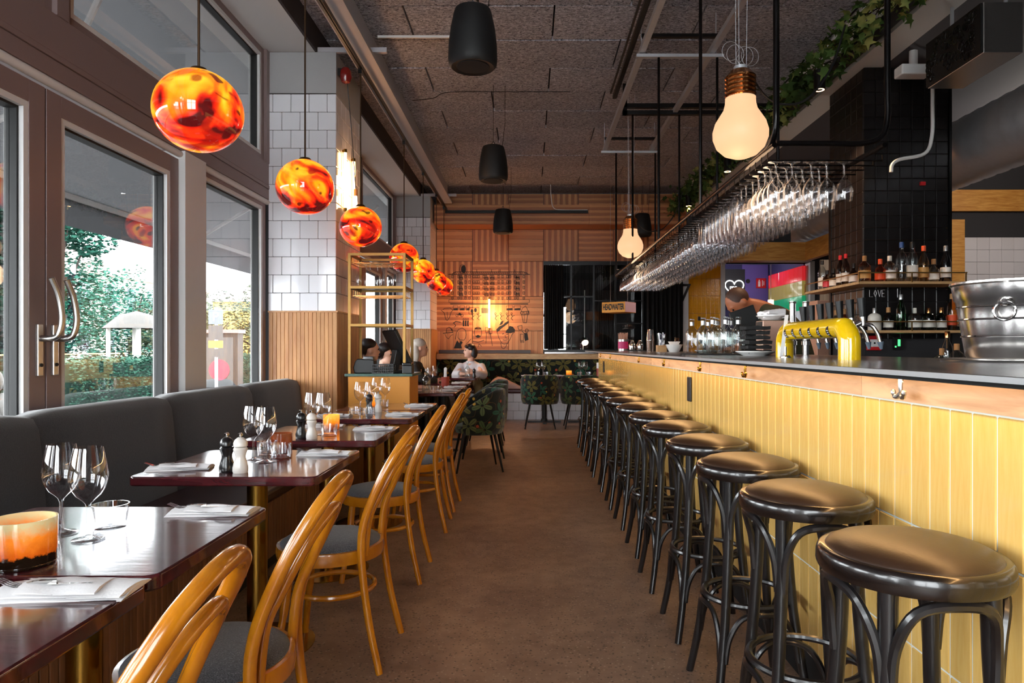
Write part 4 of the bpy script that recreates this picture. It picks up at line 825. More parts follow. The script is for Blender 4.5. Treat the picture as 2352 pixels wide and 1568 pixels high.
# ice bucket and tray
ib = thing('ice_bucket', 'large polished steel ice bucket with ring handles', 'bucket', (1.57, 2.22, ZT + .012))
MB().lathe([(0, .004), (.125, .0), (.130, .006), (.150, .135), (.158, .185), (.163, .19), (.170, .235), (.176, .24), (.176, .246), (.170, .247), (.164, .24), (.150, .17), (.125, .015), (0, .012)], 56).build('pail', 'steel_polished', ib)
for r_, z in ((.1405, .07), (.1495, .125), (.155, .165)): MB().lathe([(r_ + .002, z - .003), (r_ + .0035, z), (r_ + .002, z + .003)], 48).build('band', 'chrome', ib)
for a in (-2.3, .84):
    c, s = math.cos(a), math.sin(a); MB().ball((c * .158, s * .158, .175), .015, 14, 8).build('handle_boss', 'chrome', ib)
    MB().tube([(c * .170 + -s * .028 * math.cos(q), s * .170 + c * .028 * math.cos(q), .147 + .028 * math.sin(q)) for q in [2 * pi * i / 28 for i in range(28)]], .0042, 8, True).build('ring_handle', 'chrome', ib)
tr_ = MB().lathe([(0, .008), (.17, .008), (.19, .011), (.205, .007), (.20, .0), (0, .0)], 48).build('tray', 'steel_brushed', None, (1.57, 2.22, ZT)); tag(tr_, 'round steel tray under the ice bucket', 'tray')
# bottles on the bar
BT = lathe_mesh('bar_bottle', [(0, .002), (.036, .001), (.040, .008), (.040, .135), (.036, .152), (.02, .172), (.0145, .182), (.0145, .212), (.017, .214), (.017, .228), (.0135, .230), (0, .231)], 'bottle_glass', 24)
NK = lathe_mesh('bottle_collar', [(.0152, .185), (.0152, .21)], 'cap_silver', 20)
k = 0
for x, y in ((1.10, 4.62), (1.15, 4.52), (1.21, 4.62), (1.12, 4.40), (1.20, 4.40), (1.24, 4.50), (1.15, 4.28), (1.27, 4.36), (1.22, 4.24), (1.31, 4.28), (1.31, 4.44)):
    lab = ['farthest of the group', 'second row from the far side', 'far side toward the barman', 'aisle edge, middle row', 'centre of the group', 'behind the centre bottle', 'aisle edge, nearest row', 'toward the barman, middle row', 'nearest row, second from the aisle', 'beside the stacked black napkins', 'barman side, behind the napkin stack'][k]
    t = place('water_bottle', BT, (x, y, ZT + .008), 'clear stoppered bottle on the black bar mat, %s' % lab, 'bottle', 'clear bottles on the bar'); k += 1; mk('neck_band', NK, None, t)
tag(MB().box(1.04, 1.37, 4.16, 4.70, ZT, ZT + .007).build('bar_mat', 'black_matte', smooth=False, bevel=.002), 'black rubber mat under the clear bottles', 'mat')
def plate(name, loc, r, label): return tag(MB().lathe([(0, .004), (r * .55, .003), (r * .6, .0), (r * .66, .004), (r, .022), (r * 1.0, .026), (r * .66, .010), (0, .008)], 40).build(name, 'porcelain', None, loc), label, 'plate')
plate('plate', (1.25, 3.78, ZT), .105, 'white plate under the black folded napkins'); plate('plate', (1.40, 3.95, ZT + .205), .085, 'white plate holding folded paper napkins'); plate('plate', (1.36, 5.2, ZT), .10, 'white plate behind the clear bottles')
for k in range(6):
    rows = []; z0 = ZT + .012 + k * .0265; s = .066
    b = MB(); n = 10
    top = [[(-s + 2 * s * i / n + .004 * math.sin(j * 2 + k), -s + 2 * s * j / n, z0 + .018 + .005 * math.sin(i * .9 + k * 2) * math.cos(j * .5 + k)) for i in range(n + 1)] for j in range(n + 1)]
    bot = [[(x * .97, y * .97, z0) for x, y, z in r] for r in top]; b.grid(top).grid(bot).grid([top[0], bot[0]]).grid([top[-1], bot[-1]]).grid([[r[0] for r in top], [r[0] for r in bot]]).grid([[r[-1] for r in top], [r[-1] for r in bot]])
    tag(b.build('black_napkin', 'napkin_black', None, (1.25, 3.78, 0), random.uniform(-.1, .1), ang=60), 'black folded cloth napkin, %s from the bottom of its stack' % ORD[k], 'napkin', 'stacked black napkins')
bx_ = thing('steel_box', 'small steel box holding a white plate behind the black napkins', 'box', (1.41, 3.95, ZT)); MB().box(-.08, .08, -.06, .06, 0, .20).build('case', 'steel_pink', bx_, smooth=False, bevel=.004); MB().box(-.082, -.08, -.055, .055, .15, .195).build('dial_panel', 'black_plastic', bx_, smooth=False)
for k in range(3):
    b = MB(); z0 = ZT + .215 + k * .012; n = 8; top = [[(-.06 + .12 * i / n, -.05 + .1 * j / n, z0 + .012 + .018 * (i / n if k == 2 else 0) + .004 * math.sin(i + j + k)) for i in range(n + 1)] for j in range(n + 1)]
    bot = [[(x, y, z0) for x, y, z in r] for r in top]; b.grid(top).grid(bot).grid([top[0], bot[0]]).grid([top[-1], bot[-1]]).grid([[r[0] for r in top], [r[0] for r in bot]]).grid([[r[-1] for r in top], [r[-1] for r in bot]])
    tag(b.build('paper_napkin', 'napkin', None, (1.40, 3.95, 0), .2 * k, ang=60), 'white folded paper napkin on the raised plate, %s from below' % ORD[k], 'napkin', 'paper napkins on the raised plate')
rn = thing('glass_rinser', 'slim chrome rinser column beside the yellow beer tower', 'tap', (1.17, 3.12, ZT)); MB().lathe([(0, .012), (.018, .010), (.024, .004), (.024, 0)], 24).build('base', 'chrome', rn); MB().obox((-.006, 0, .10), (.008, 0, 0), (0, .0015, 0), (.012, 0, .095)).build('blade', 'white_plastic', rn, smooth=False); MB().tube([(0, 0, .01), (0, 0, .05)], .006, 10).build('stem', 'chrome', rn)
for k, (x, lab) in enumerate(((1.62, 'chrome beer column behind the tower, nearer the barman'), (1.70, 'chrome beer column behind the tower, nearer the shelves'))):
    c_ = thing('chrome_column', lab, 'tap', (x, 4.2, ZT), 0, 'chrome columns'); MB().cyl(.019, .0, .32, 20).build('tube', 'chrome', c_); MB().lathe([(.019, .06), (.026, .062), (.026, .085), (.019, .09)], 20).build('collar', 'chrome', c_); MB().lathe([(.0195, .318), (.021, .32), (.021, .328), (0, .33)], 20).build('cap', 'chrome', c_)
# far end of the bar
sw = thing('straw_tub', 'grey tub filled with paper straws at the far end of the bar', 'tub', (1.20, 8.75, ZT)); MB().lathe([(0, .002), (.06, .002), (.066, .15), (.063, .15), (.055, .006)], 24).build('tub', 'steel_brushed', sw); MB().lathe([(.0645, .03), (.066, .12)], 24).build('label', 'pink_label', sw)
b = MB(); 
for k in range(40):
    a, r_ = k * 2.4, .056 * math.sqrt(k / 40); b.tube([(r_ * .8 * math.cos(a), r_ * .8 * math.sin(a), .02), (r_ * 1.15 * math.cos(a), r_ * 1.15 * math.sin(a), .225 + .012 * math.sin(k))], .0038, 5)
stuff(b.build('straw_bunch', 'straw_paper', sw)); 
tag(MB().box(-.11, .11, -.07, .07, 0, .012).build('bar_tray', 'black_plastic', None, (1.30, 8.3, ZT), smooth=False), 'flat dark tray under the dark bottles at the far end of the bar', 'tray')
for k, (x, y) in enumerate(((1.25, 8.3), (1.345, 8.3))): place('shaker_glass', lathe_mesh('jar', [(0, .002), (.035, .002), (.040, .03), (.040, .07), (.022, .10), (.018, .12), (.024, .125)], 'chrome', 24), (x, y, ZT + .012), 'polished steel jar at the far end of the bar, %s one' % ['straw side', 'shaker side'][k], 'jar', 'polished jars')
shk = thing('cocktail_shaker', 'polished steel cocktail shaker on the far part of the bar', 'shaker', (1.40, 7.9, ZT)); MB().lathe([(0, .001), (.036, .001), (.040, .01), (.044, .12), (.046, .125), (.046, .13)], 28).build('tin', 'chrome', shk); MB().lathe([(.045, .128), (.043, .14), (.034, .24), (.031, .255), (0, .257)], 28).build('top_tin', 'chrome', shk)
ct = thing('bar_tool_box', 'small wooden box of bar tools beside the steel shaker', 'box', (1.42, 7.35, ZT)); MB().box(-.05, .05, -.05, .05, 0, .07).build('box', 'light_oak', ct, smooth=False, bevel=.002)
for k in range(5): MB().tube([(-.03 + k * .015, .01 * math.sin(k * 2), .06), (-.04 + k * .02, .02 * math.sin(k), .20 + .015 * math.sin(k * 3))], [.004, .007], 8).build('tool', 'chrome', ct)
bw = thing('bowl', 'white porcelain bowl of wrapped sticks on the bar', 'bowl', (1.43, 6.75, ZT)); MB().lathe([(0, .006), (.04, .003), (.045, 0), (.05, .006), (.085, .075), (.081, .076), (.046, .016), (0, .012)], 32).build('basin', 'porcelain', bw); b = MB()
for k in range(14): a = k * 1.9; b.obox((.03 * math.cos(a), .03 * math.sin(a), .07), (.012, 0, 0), (0, .002, 0), (.02 * math.cos(a), .02 * math.sin(a), .035))
b.build('paper_packets', 'white_plastic', bw, smooth=False); MB().tube([(.02, .01, .03), (.035, .02, .14)], .02, 12).build('jar', 'amber_glass', bw)
pm = thing('bar_monitor', 'small black screen on a stand behind the white bowl', 'till', (1.60, 6.2, ZT)); MB().obox((0, 0, .13), (.07, .03, .01), (0, .004, .0), (-.02, 0, .04)).build('screen', 'black_plastic', pm, smooth=False); MB().cyl(.02, 0, .1, 12).build('stand', 'black_plastic', pm); MB().cyl(.05, 0, .01, 16).build('foot', 'black_plastic', pm)
vt = thing('bar_till', 'black till screen in front of the barman', 'till', (1.50, 4.75, ZT)); MB().obox((0, 0, .23), (.085, 0, .03), (0, .012, 0), (-.03, 0, .085)).build('screen', 'black_plastic', vt, smooth=False, bevel=.005); MB().obox((.02, 0, .08), (.05, 0, 0), (0, .04, 0), (.01, 0, .08)).build('stand', 'black_plastic', vt, smooth=False, bevel=.005)
# ================================================================== BACK BAR
cl = struct(MB().box(2.755, 3.43, 5.615, 6.24, 0, 3.51).build('wall_column', 'grout_dark', smooth=False)); g = .0012; tz = 1.28
for r in range(22):
    z0 = tz + r * .1012
    for k in range(7): piece('tile', cl, 'tile_black', 2.742 + k * .0995 + g, 2.742 + (k + 1) * .0995 - g, 5.603, 5.616, z0 + g, z0 + .1012 - g)
    for k in range(6): piece('tile', cl, 'tile_black', 2.743, 2.757, 5.62 + k * .103 + g, 5.62 + (k + 1) * .103 - g, z0 + g, z0 + .1012 - g)
MB().box(3.44, 3.46, 5.59, 5.62, .9, 3.5).build('corner_rail', 'black_metal', cl, smooth=False); MB().box(2.735, 2.755, 6.2, 6.24, .9, 2.6).build('edge_post', 'black_metal', cl, smooth=False)
lv = MB()    # chalk lettering on the tiles under the shelf
def stroke(b, pts, r=.0022):
    b.tube([(x, 0, z) for x, z in pts], r, 4)
def chalk(word, x, z, s):
    G = {'L': [[(0, 1), (0, 0), (.6, 0)]], 'O': [[(.3, 1), (.05, .5), (.3, 0), (.55, .5), (.3, 1)]], 'V': [[(0, 1), (.3, 0), (.6, 1)]], 'E': [[(.5, 1), (0, 1), (0, 0), (.5, 0)], [(0, .5), (.4, .5)]], 'I': [[(.2, 1.1), (.2, -.1)]]}
    for ch in word:
        for st_ in G.get(ch, []): stroke(lv, [(x + s * .8 * a, z + s * b_) for a, b_ in st_])
        x += s * .62
chalk('LOVE', 2.79, 1.625, .055); chalk('I', 3.01, 1.625, .06); lv.build('chalk_lettering', 'white_plastic', cl, (0, 5.600, 0))
def bshelf(z, label):
    t = thing('bottle_shelf', label, 'shelf', (2.95, 5.4, z)); ox, oy = -2.95, -5.4
    MB().prism([(2.56, 5.30), (3.40, 5.30), (3.40, 5.60), (2.74, 5.60), (2.74, 6.35), (2.56, 6.35)], -.012, .008).build('board', 'light_oak', t, (ox, oy, 0), smooth=False)
    MB().box(2.56, 3.40, 5.298, 5.302, .07, .08).box(2.558, 2.562, 5.30, 6.35, .07, .08).build('guard_rail', 'brass_frame', t, (ox, oy, 0), smooth=False)
    for p in ((2.56, 5.30), (3.39, 5.30), (2.56, 6.34), (2.97, 5.3)): MB().box(p[0] - .004, p[0] + .004, p[1] - .004, p[1] + .004, 0, .08).build('guard_post', 'brass_frame', t, (ox, oy, 0), smooth=False)
    return t
bshelf(1.715, 'upper bottle shelf wrapping the black tiled column'); bshelf(1.335, 'lower bottle shelf wrapping the black tiled column')
def bprof(kind):
    return {'tall': [(0, .002), (.036, .001), (.038, .006), (.038, .17), (.032, .20), (.016, .235), (.0135, .25), (.0135, .285)], 'stout': [(0, .002), (.044, .001), (.046, .006), (.046, .12), (.040, .145), (.018, .165), (.014, .175), (.014, .20)],
            'flat': [(0, .002), (.048, .001), (.050, .008), (.050, .10), (.046, .12), (.03, .135), (.013, .142), (.012, .17)], 'wine': [(0, .006), (.034, .001), (.037, .006), (.037, .16), (.03, .195), (.015, .23), (.0135, .28)], 'short': [(0, .002), (.037, .001), (.039, .006), (.039, .095), (.034, .115), (.016, .13), (.0135, .15), (.0135, .175)]}[kind]
NB = [0]
def bottle(x, y, z, kind, glass, label, cap='cap_silver', lab='label_white', s=1.0, lz=(.25, .62)):
    p = bprof(kind); h = p[-1][1]; key = 'bt_' + kind + glass
    t = thing('bottle', label, 'bottle', (x, y, z), random.uniform(-.3, .3), 'bottles of the back bar'); t.scale = (s,) * 3
    me = bpy.data.meshes.get(key)
    if not me: me = lathe_mesh(key, p, glass, 18)
    gb = mk('glass_body', me, None, t)
    r = max(q[0] for q in p); body = [q for q in p if abs(q[0] - r) < .004]; z1 = body[-1][1]
    k2 = 'lb_' + kind + str(lab)
    if lab:
        me = bpy.data.meshes.get(k2)
        if not me: me = lathe_mesh(k2, [(r + .0006, z1 * lz[0]), (r + .0006, z1 * lz[1] + .02)], lab, 18)
        mk('label', me, None, gb)
    k3 = 'cp_' + kind + cap; me = bpy.data.meshes.get(k3)
    if not me:
        rr = p[-1][0] + .0025; me = MB().lathe([(rr, h - .03), (rr, h + .008), (rr - .002, h + .012), (0, h + .012)], 14).mesh(k3); me.materials.append(MAT[cap])
    mk('cap', me, None, gb); return t
U = 1.724; Lw = 1.344
up = [(2.60, 'stout', 'amber_glass', 'cork', 'label_tan', 'squat whisky bottle with tan label at the corner of the upper shelf'), (2.725, 'short', 'orange_liquor', 'cap_orange', 'label_orange', 'orange liqueur bottle with orange cap on the upper shelf'), (2.80, 'stout', 'bottle_glass', 'label_white', 'label_white', 'clear bottle with patterned white neck on the upper shelf'), (2.895, 'tall', 'bottle_glass', 'cap_blue', None, 'tall frosted bottle with blue neck on the upper shelf'), (2.98, 'tall', 'bottle_glass', 'black_plastic', 'label_white', 'tall clear bottle with black neck on the upper shelf'), (3.07, 'wine', 'gold_liquor', 'cap_orange', 'label_tan', 'slim golden bottle with orange cap on the upper shelf'), (3.15, 'short', 'bottle_glass', 'cork', 'label_white', 'short clear bottle with ram-print label on the upper shelf'), (3.245, 'wine', 'black_glass', 'cap_silver', 'label_white', 'black wine bottle with silver cap on the upper shelf')]
for x, kd, gl, cp, lb, lab in up: bottle(x + .06, 5.42, U, kd, gl, lab, cp, lb, 1.0 if kd != 'tall' else 1.08)
upl = [(5.58, 'short', 'brown_glass', 'black_plastic', 'label_white', 'dark bottle with black cap on the receding upper shelf'), (5.72, 'wine', 'brown_glass', 'cap_red', 'label_white', 'whiskey bottle with red wax neck on the receding upper shelf, nearer one'), (5.82, 'wine', 'brown_glass', 'cap_red', 'label_white', 'whiskey bottle with red wax neck on the receding upper shelf, farther one'), (5.95, 'short', 'black_glass', 'black_plastic', 'label_white', 'all-dark bottle on the receding upper shelf'), (6.08, 'short', 'brown_glass', 'black_plastic', 'cap_red', 'dark bottle with red label on the receding upper shelf'), (6.18, 'tall', 'bottle_glass', 'black_plastic', 'label_white', 'tall clear bottle farthest on the receding upper shelf')]
for y, kd, gl, cp, lb, lab in upl: bottle(2.65, y, U, kd, gl, lab, cp, lb, .92)
lo_ = [(2.74, 'flat', 'label_white', 'cap_silver', None, 'opaque white bottle on the lower shelf'), (2.85, 'short', 'black_glass', 'cork', 'label_white', 'dark bottle with white animal label on the lower shelf'), (2.95, 'wine', 'green_glass', 'cap_silver', None, 'bright green gin bottle on the lower shelf'), (3.06, 'flat', 'bottle_glass', 'label_white', 'label_white', 'wide clear bottle with pale label on the lower shelf'), (3.17, 'flat', 'teal_glass', 'copper_cap', 'label_white', 'dark teal bottle with copper cap on the lower shelf'), (3.27, 'short', 'teal_glass', 'copper_cap', 'label_white', 'dark green bottle with round label on the lower shelf'), (3.355, 'tall', 'gold_liquor', 'cork', 'label_orange', 'gold bottle with orange label at the end of the lower shelf')]
for x, kd, gl, cp, lb, lab in lo_: bottle(x, 5.42, Lw, kd, gl, lab, cp, lb, .98)
for k, y in enumerate((5.6, 5.75, 5.9, 6.05)): bottle(2.65, y, Lw, 'short', 'amber_glass' if k % 2 else 'bottle_glass', 'cork-topped bottle on the receding lower shelf, %s from the corner' % ORD[k], 'cork', 'label_tan')
# back counter below the shelves
bcn = thing('back_counter', 'dark back counter below the bottle shelves', 'counter', (3.0, 5.2, 0)); MB().box(-.35, .43, -.55, .38, 0, .98).build('body', 'dark_wall', bcn, smooth=False); MB().box(-.37, .45, -.57, .39, .98, 1.0).build('top', 'steel_brushed', bcn, smooth=False)
cb = [(2.93, 4.85, 'flat', 'bottle_glass', 'cork', 'label_white', 'round clear bottle with white label on the back counter'), (3.03, 4.95, 'wine', 'bottle_glass', 'copper_cap', None, 'clear decanter-like bottle with copper neck on the back counter'), (3.13, 5.0, 'stout', 'bottle_glass', 'cork', 'label_white', 'clear bottle with lined white label on the back counter'), (3.24, 5.05, 'short', 'brown_glass', 'cork', None, 'brown bottle with cork on the back counter'), (3.31, 4.95, 'tall', 'gold_liquor', 'cap_silver', 'label_white', 'tall amber bottle with white label on the back counter'), (3.36, 4.85, 'flat', 'gold_liquor', 'cork', None, 'bulbous amber bottle beside the ice bucket')]
for x, y, kd, gl, cp, lb, lab in cb: bottle(x, y, 1.0, kd, gl, lab, cp, lb, 1.12)
for k in range(8): place('rocks_glass', TU, (2.75 + (k % 4) * .06, 5.1, 1.0 + (k // 4) * .066), 'rocks glass on the back counter, %s layer, %s from the column corner' % (['lower', 'upper'][k // 4], ORD[k % 4]), 'tumbler', 'rocks glasses on the back counter', 0, .68)
fa = thing('fire_alarm', 'red square fire alarm button under the lower bottle shelf', 'alarm', (2.82, 5.60, 1.245)); MB().box(-.06, .06, -.02, 0, -.06, .06).build('case', 'red_sign', fa, smooth=False, bevel=.006); MB().box(-.035, .035, -.022, -.02, -.03, .03).build('window', 'white_plastic', fa, smooth=False); MB().cyl(.008, 0, .002, 12).build('button', 'black_plastic', fa, (0, -.0235, 0), (pi / 2, 0, 0))
dl = thing('display', 'small dark display with green digits under the lower shelf', 'display', (3.02, 5.60, 1.24)); MB().box(-.04, .04, -.015, 0, -.05, .05).build('case', 'black_plastic', dl, smooth=False); MB().box(-.006, .014, -.017, -.015, -.02, .035).box(-.03, -.018, -.017, -.015, -.03, -.018).build('digits', 'display_green', dl, smooth=False)
for k in range(5): tag(MB().lathe([(.03, 0), (.038, .10), (.040, .10)], 18).build('paper_cup', 'straw_paper', None, (3.62 + (.07 if k > 2 else 0), 5.5, 1.42 + .012 * (k % 3) + (.0 if k < 3 else -.0))), 'brown paper cup in the stacks beside the column', 'cup', 'paper cups beside the column')
cs_ = thing('cup_ledge', 'narrow ledge carrying the paper cups beside the column', 'shelf', (3.66, 5.5, 1.40)); MB().box(-.2, .2, -.1, .1, -.02, .0).build('board', 'pale_plank', cs_, smooth=False); MB().box(-.2, .2, .08, .1, -1.4, -.02).build('panel', 'dark_wall', cs_, smooth=False)
# kitchen wall beyond, with white tiles, plywood bands
kw = struct(MB().box(5.1, 7.0, 8.42, 8.6, 0, 3.5).build('wall_kitchen', 'grout_dark', smooth=False))
for r in range(7):
    for k in range(10): piece('tile', kw, 'tile_kitchen', 5.36 + k * .152 + g, 5.36 + (k + 1) * .152 - g, 8.405, 8.42, 1.70 + r * .152 + g - .2, 1.70 + (r + 1) * .152 - g - .2)
MB().box(5.12, 5.345, 8.38, 8.42, 1.2, 2.78).build('jamb_board', 'plywood', kw, smooth=False); MB().box(5.1, 7.0, 8.36, 8.42, 2.88, 3.14).build('plywood_band', 'plywood', kw, smooth=False)
pb = thing('plywood_beam', 'yellow plywood clad beam over the kitchen passage', 'beam', (3.0, 9.4, 2.4)); MB().box(-1.05, .78, -.05, .2, .0, .25).build('front_board', 'plywood', pb, smooth=False); MB().box(.78, .86, -1.9, .2, .0, .25).build('side_board', 'plywood', pb, smooth=False); MB().box(-.1, .6, .0, .2, .25, 1.1).build('upper_panel', 'dark_wall', pb, smooth=False)
wp = thing('wooden_screen', 'pale plank screen between the passage and the column', 'screen', (4.05, 8.9, 0)); 
for k in range(6): piece('plank', wp, 'pale_plank', -.26 + k * .115, -.26 + k * .115 + .112, -.015, .015, 0, 2.35)
cbx = thing('steel_cabinet', 'brushed steel cabinet below the plank screen', 'cabinet', (3.28, 7.6, 0)); MB().box(-.16, .16, -.2, .2, 0, 1.72).build('body', 'steel_pink', cbx, smooth=False, bevel=.004); MB().box(.162, .30, -.18, .2, 0, 1.75).build('side', 'dark_wall', cbx, smooth=False)
# duct
dc = thing('air_duct', 'large ribbed silver air duct under the bar ceiling', 'duct', (3.95, 7.0, 2.98)); b = MB(); prof = []
n = 200
rows = []
for i in range(n):
    y = -4 + 8.8 * i / n; r_ = .29 + .006 * (1 if i % 4 == 0 else 0); rows.append([(r_ * math.cos(a), y, r_ * math.sin(a)) for a in [2 * pi * k / 28 for k in range(28)]])
b.grid(rows, True).build('shell', 'galvanised', dc, ang=80)
for y in (-2.2, .6, 3.0): MB().tube([(.30 * math.cos(2 * pi * k / 28), y, .30 * math.sin(2 * pi * k / 28)) for k in range(28)], .012, 6, True).build('clamp', 'black_metal', dc)
fb = thing('air_cleaner', 'ceiling hung steel air cleaner with black filter face', 'air cleaner', (2.88, 4.44, 3.155)); MB().box(-.12, .12, -.29, .29, -.155, .155).build('case', 'steel_brushed', fb, smooth=False, bevel=.004); MB().box(-.135, -.12, -.285, .285, -.15, .15).build('filter_frame', 'black_plastic', fb, smooth=False)
for k in range(60): 
    yy, zz = random.uniform(-.26, .26), random.uniform(-.125, .125); me = cm.get('fr')
    if not me: me = MB().tube([(0, .022 * math.cos(2 * pi * q / 14), .022 * math.sin(2 * pi * q / 14)) for q in range(14)], .004, 5, True).mesh('filter_ring'); me.materials.append(MAT['black_glass']); cm['fr'] = me
    mk('filter_ring', me, None, fb, (-.137, yy, zz))
for y, x in ((-.24, .05), (.18, -.02)): MB().box(x - .012, x + .012, y - .003, y + .003, .0 if y < 0 else .15, .36).build('hanger', 'galvanised', fb, smooth=False)
em = thing('emergency_lamp', 'white emergency lamp unit under the bar ceiling', 'lamp', (2.98, 5.3, 3.36)); MB().box(-.12, .12, -.06, .06, -.05, .03).build('case', 'white_plastic', em, smooth=False, bevel=.01); MB().cyl(.03, .03, .15, 12).build('mount', 'white_plastic', em)
wc = MB().tube(bez([(3.13, 5.3, 3.505), (3.13, 5.3, 3.1), (3.125, 5.3, 2.85), (3.08, 5.32, 2.72), (2.9, 5.34, 2.68), (2.84, 5.34, 2.64), (2.83, 5.34, 2.58)], 6), .014, 8).build('cable_hose', 'wire_white', None); tag(wc, 'white hose bending down before the black tiled column', 'hose')
rl = tag(MB().box(-.02, .02, -.01, .01, -.015, .015).build('indicator_light', 'red_sign', None, (3.22, 5.59, 2.55), smooth=False), 'tiny red indicator on the black tiled column', 'light')
# ================================================================== HANGING THINGS
# light track with seven blown-glass pendants
tk = thing('light_track', 'black light track along the painted beam carrying the glass pendants', 'track', (-1.39, 5, 3.50)); MB().box(-.018, .018, -6, 6.42, 0, .035).box(-.009, .009, -6, 6.42, -.012, 0).build('rail', 'black_metal', tk, smooth=False); MB().box(-.018, 2.37, 6.38, 6.42, -.05, -.005).build('cross_rail', 'black_metal', tk, smooth=False)
PY = [2.87, 4.23, 5.62, 7.57, 8.93, 10.2, 11.1]
PR = [(.178, .172), (.174, .172), (.172, .168), (.163, .165), (.155, .158), (.155, .155), (.15, .15)]
for k, y in enumerate(PY):
    lab = 'red and yellow swirled glass pendant lamp, %s' % ['largest in view before the upper window', 'second, before the white tiled pillar', 'third, before the glowing tubes', 'fourth, behind the brass shelf frame', 'fifth in the row', 'sixth in the row', 'farthest in the row'][k]
    t = thing('pendant_lamp', lab, 'lamp', (-1.39, y, 2.2), 0, 'swirled glass pendants'); rx, rz = PR[k]
    sh_ = MB(); prof = []
    for i in range(25):
        a = pi * i / 24; prof.append((rx * math.sin(a), rz * math.cos(a) * (1 if a < pi / 2 else .97)))
    rot = Matrix.Rotation(random.uniform(-.12, .12), 3, 'Y') @ Matrix.Rotation(.08, 3, 'X'); sh_.lathe(prof, 40); sh_.v = [tuple(rot @ Vector(p)) for p in sh_.v]
    sh_.build('shade', 'pendant_glass', t, ang=180)
    MB().tube([(0, 0, .165), (0, 0, 1.29)], .0055, 8).build('rod', 'rod_brown', t); MB().lathe([(0, .185), (.03, .182), (.042, .168), (.045, .162)], 20).build('cap', 'rod_brown', t); MB().cbox(0, 0, 1.275, .03, .05, .04).build('track_adapter', 'black_metal', t, smooth=False)
# giant light-bulb lamps over the rack
for k, (x, y, z, s) in enumerate(((1.02, 3.30, 2.122, 1.0), (1.03, 6.97, 2.122, 1.0))):
    t = thing('bulb_lamp', ['giant glowing light-bulb lamp at the near end of the glass rack', 'giant glowing light-bulb lamp at the far end of the glass rack'][k], 'lamp', (x, y, z), 0, 'giant bulb lamps'); t.scale = (.93,) * 3
    MB().lathe([(0, 0), (.04, .004), (.085, .022), (.122, .058), (.140, .105), (.141, .14), (.128, .185), (.105, .222), (.086, .252), (.078, .285), (.076, .315)], 40).build('bulb', 'bulb_glow', t, ang=180)
    pr_ = [(.078, .312)]
    for i in range(5): pr_ += [(.072, .32 + i * .022), (.079, .327 + i * .022), (.079, .334 + i * .022), (.072, .341 + i * .022)]
    pr_ += [(.066, .435), (.05, .455), (0, .458)]; MB().lathe(pr_, 36).build('screw_cap', 'copper_cap', t, ang=30)
    MB().cyl(.034, .455, .478, 16).build('top_plug', 'galvanised', t)
    for i in range(3): a = 2.1 * i; MB().tube([(.03 * math.cos(a), .03 * math.sin(a), .46), (.05 * math.cos(a), .03 * math.sin(a), 1.8)], .0016, 5).build('wire', 'galvanised', t)
    for i in range(4): MB().tube([(.05 * math.cos(i) + .045 * math.cos(q), .02 * math.sin(i), .53 + .05 * math.sin(q) + .01 * i) for q in [2 * pi * w_ / 16 for w_ in range(16)]], .0014, 4, True).build('wire_coil', 'galvanised', t)
    MB().tube(bez([(.06, 0, .42), (.14, .02, .33), (.24, .05, .30), (.38, .08, .34), (.52, .10, .52), (.6, .12, .75)], 6), .006, 6).build('cable', 'black_plastic', t)
    L = bpy.data.lights.new('bulb_light', 'POINT'); L.energy = 3; L.color = (1, .64, .38); L.shadow_soft_size = .15; lo = bpy.data.objects.new('bulb_light', L); col.objects.link(lo); lo.parent = t; lo.location = (0, 0, -.18)
# loudspeakers
for k, (x, y, lab) in enumerate(((-.345, 4.16, 'black hanging loudspeaker nearest the camera under the ceiling'), (-.37, 7.0, 'black hanging loudspeaker, middle one of the aisle row'), (-.395, 10.2, 'black hanging loudspeaker before the panelled bulkhead'), (1.80, 10.9, 'black hanging loudspeaker beside the far bulb lamp'))):
    t = thing('loudspeaker', lab, 'loudspeaker', (x, y, 2.91 if k < 3 else 2.98), 0, 'hanging loudspeakers')
    MB().lathe([(.095, .012), (.13, .004), (.146, .02), (.150, .05), (.147, .14), (.135, .24), (.116, .33), (.108, .352), (.09, .36), (0, .362)], 40).build('housing', 'speaker_black', t)
    MB().lathe([(.13, .006), (.105, .022), (.03, .026), (0, .026)], 40).build('grille', 'black_plastic', t); MB().lathe([(0, .004), (.098, .006), (.1, .012)], 32).build('driver', 'black_matte', t)
    MB().tube([(.012 * math.cos(2 * pi * i / 12), 0, .385 + .022 * math.sin(2 * pi * i / 12)) for i in range(12)], .004, 5, True).build('eyelet', 'black_metal', t)
    MB().tube([(0, 0, .4), (0, 0, CZ - 2.91 - (.0 if k < 3 else .07))], .0025, 5).build('suspension_cable', 'black_metal', t); MB().tube([(.09, 0, .34), (.12, .0, .6), (.12, 0, CZ - 2.93 - (.0 if k < 3 else .07))], .0025, 5).build('signal_cable', 'black_metal', t)
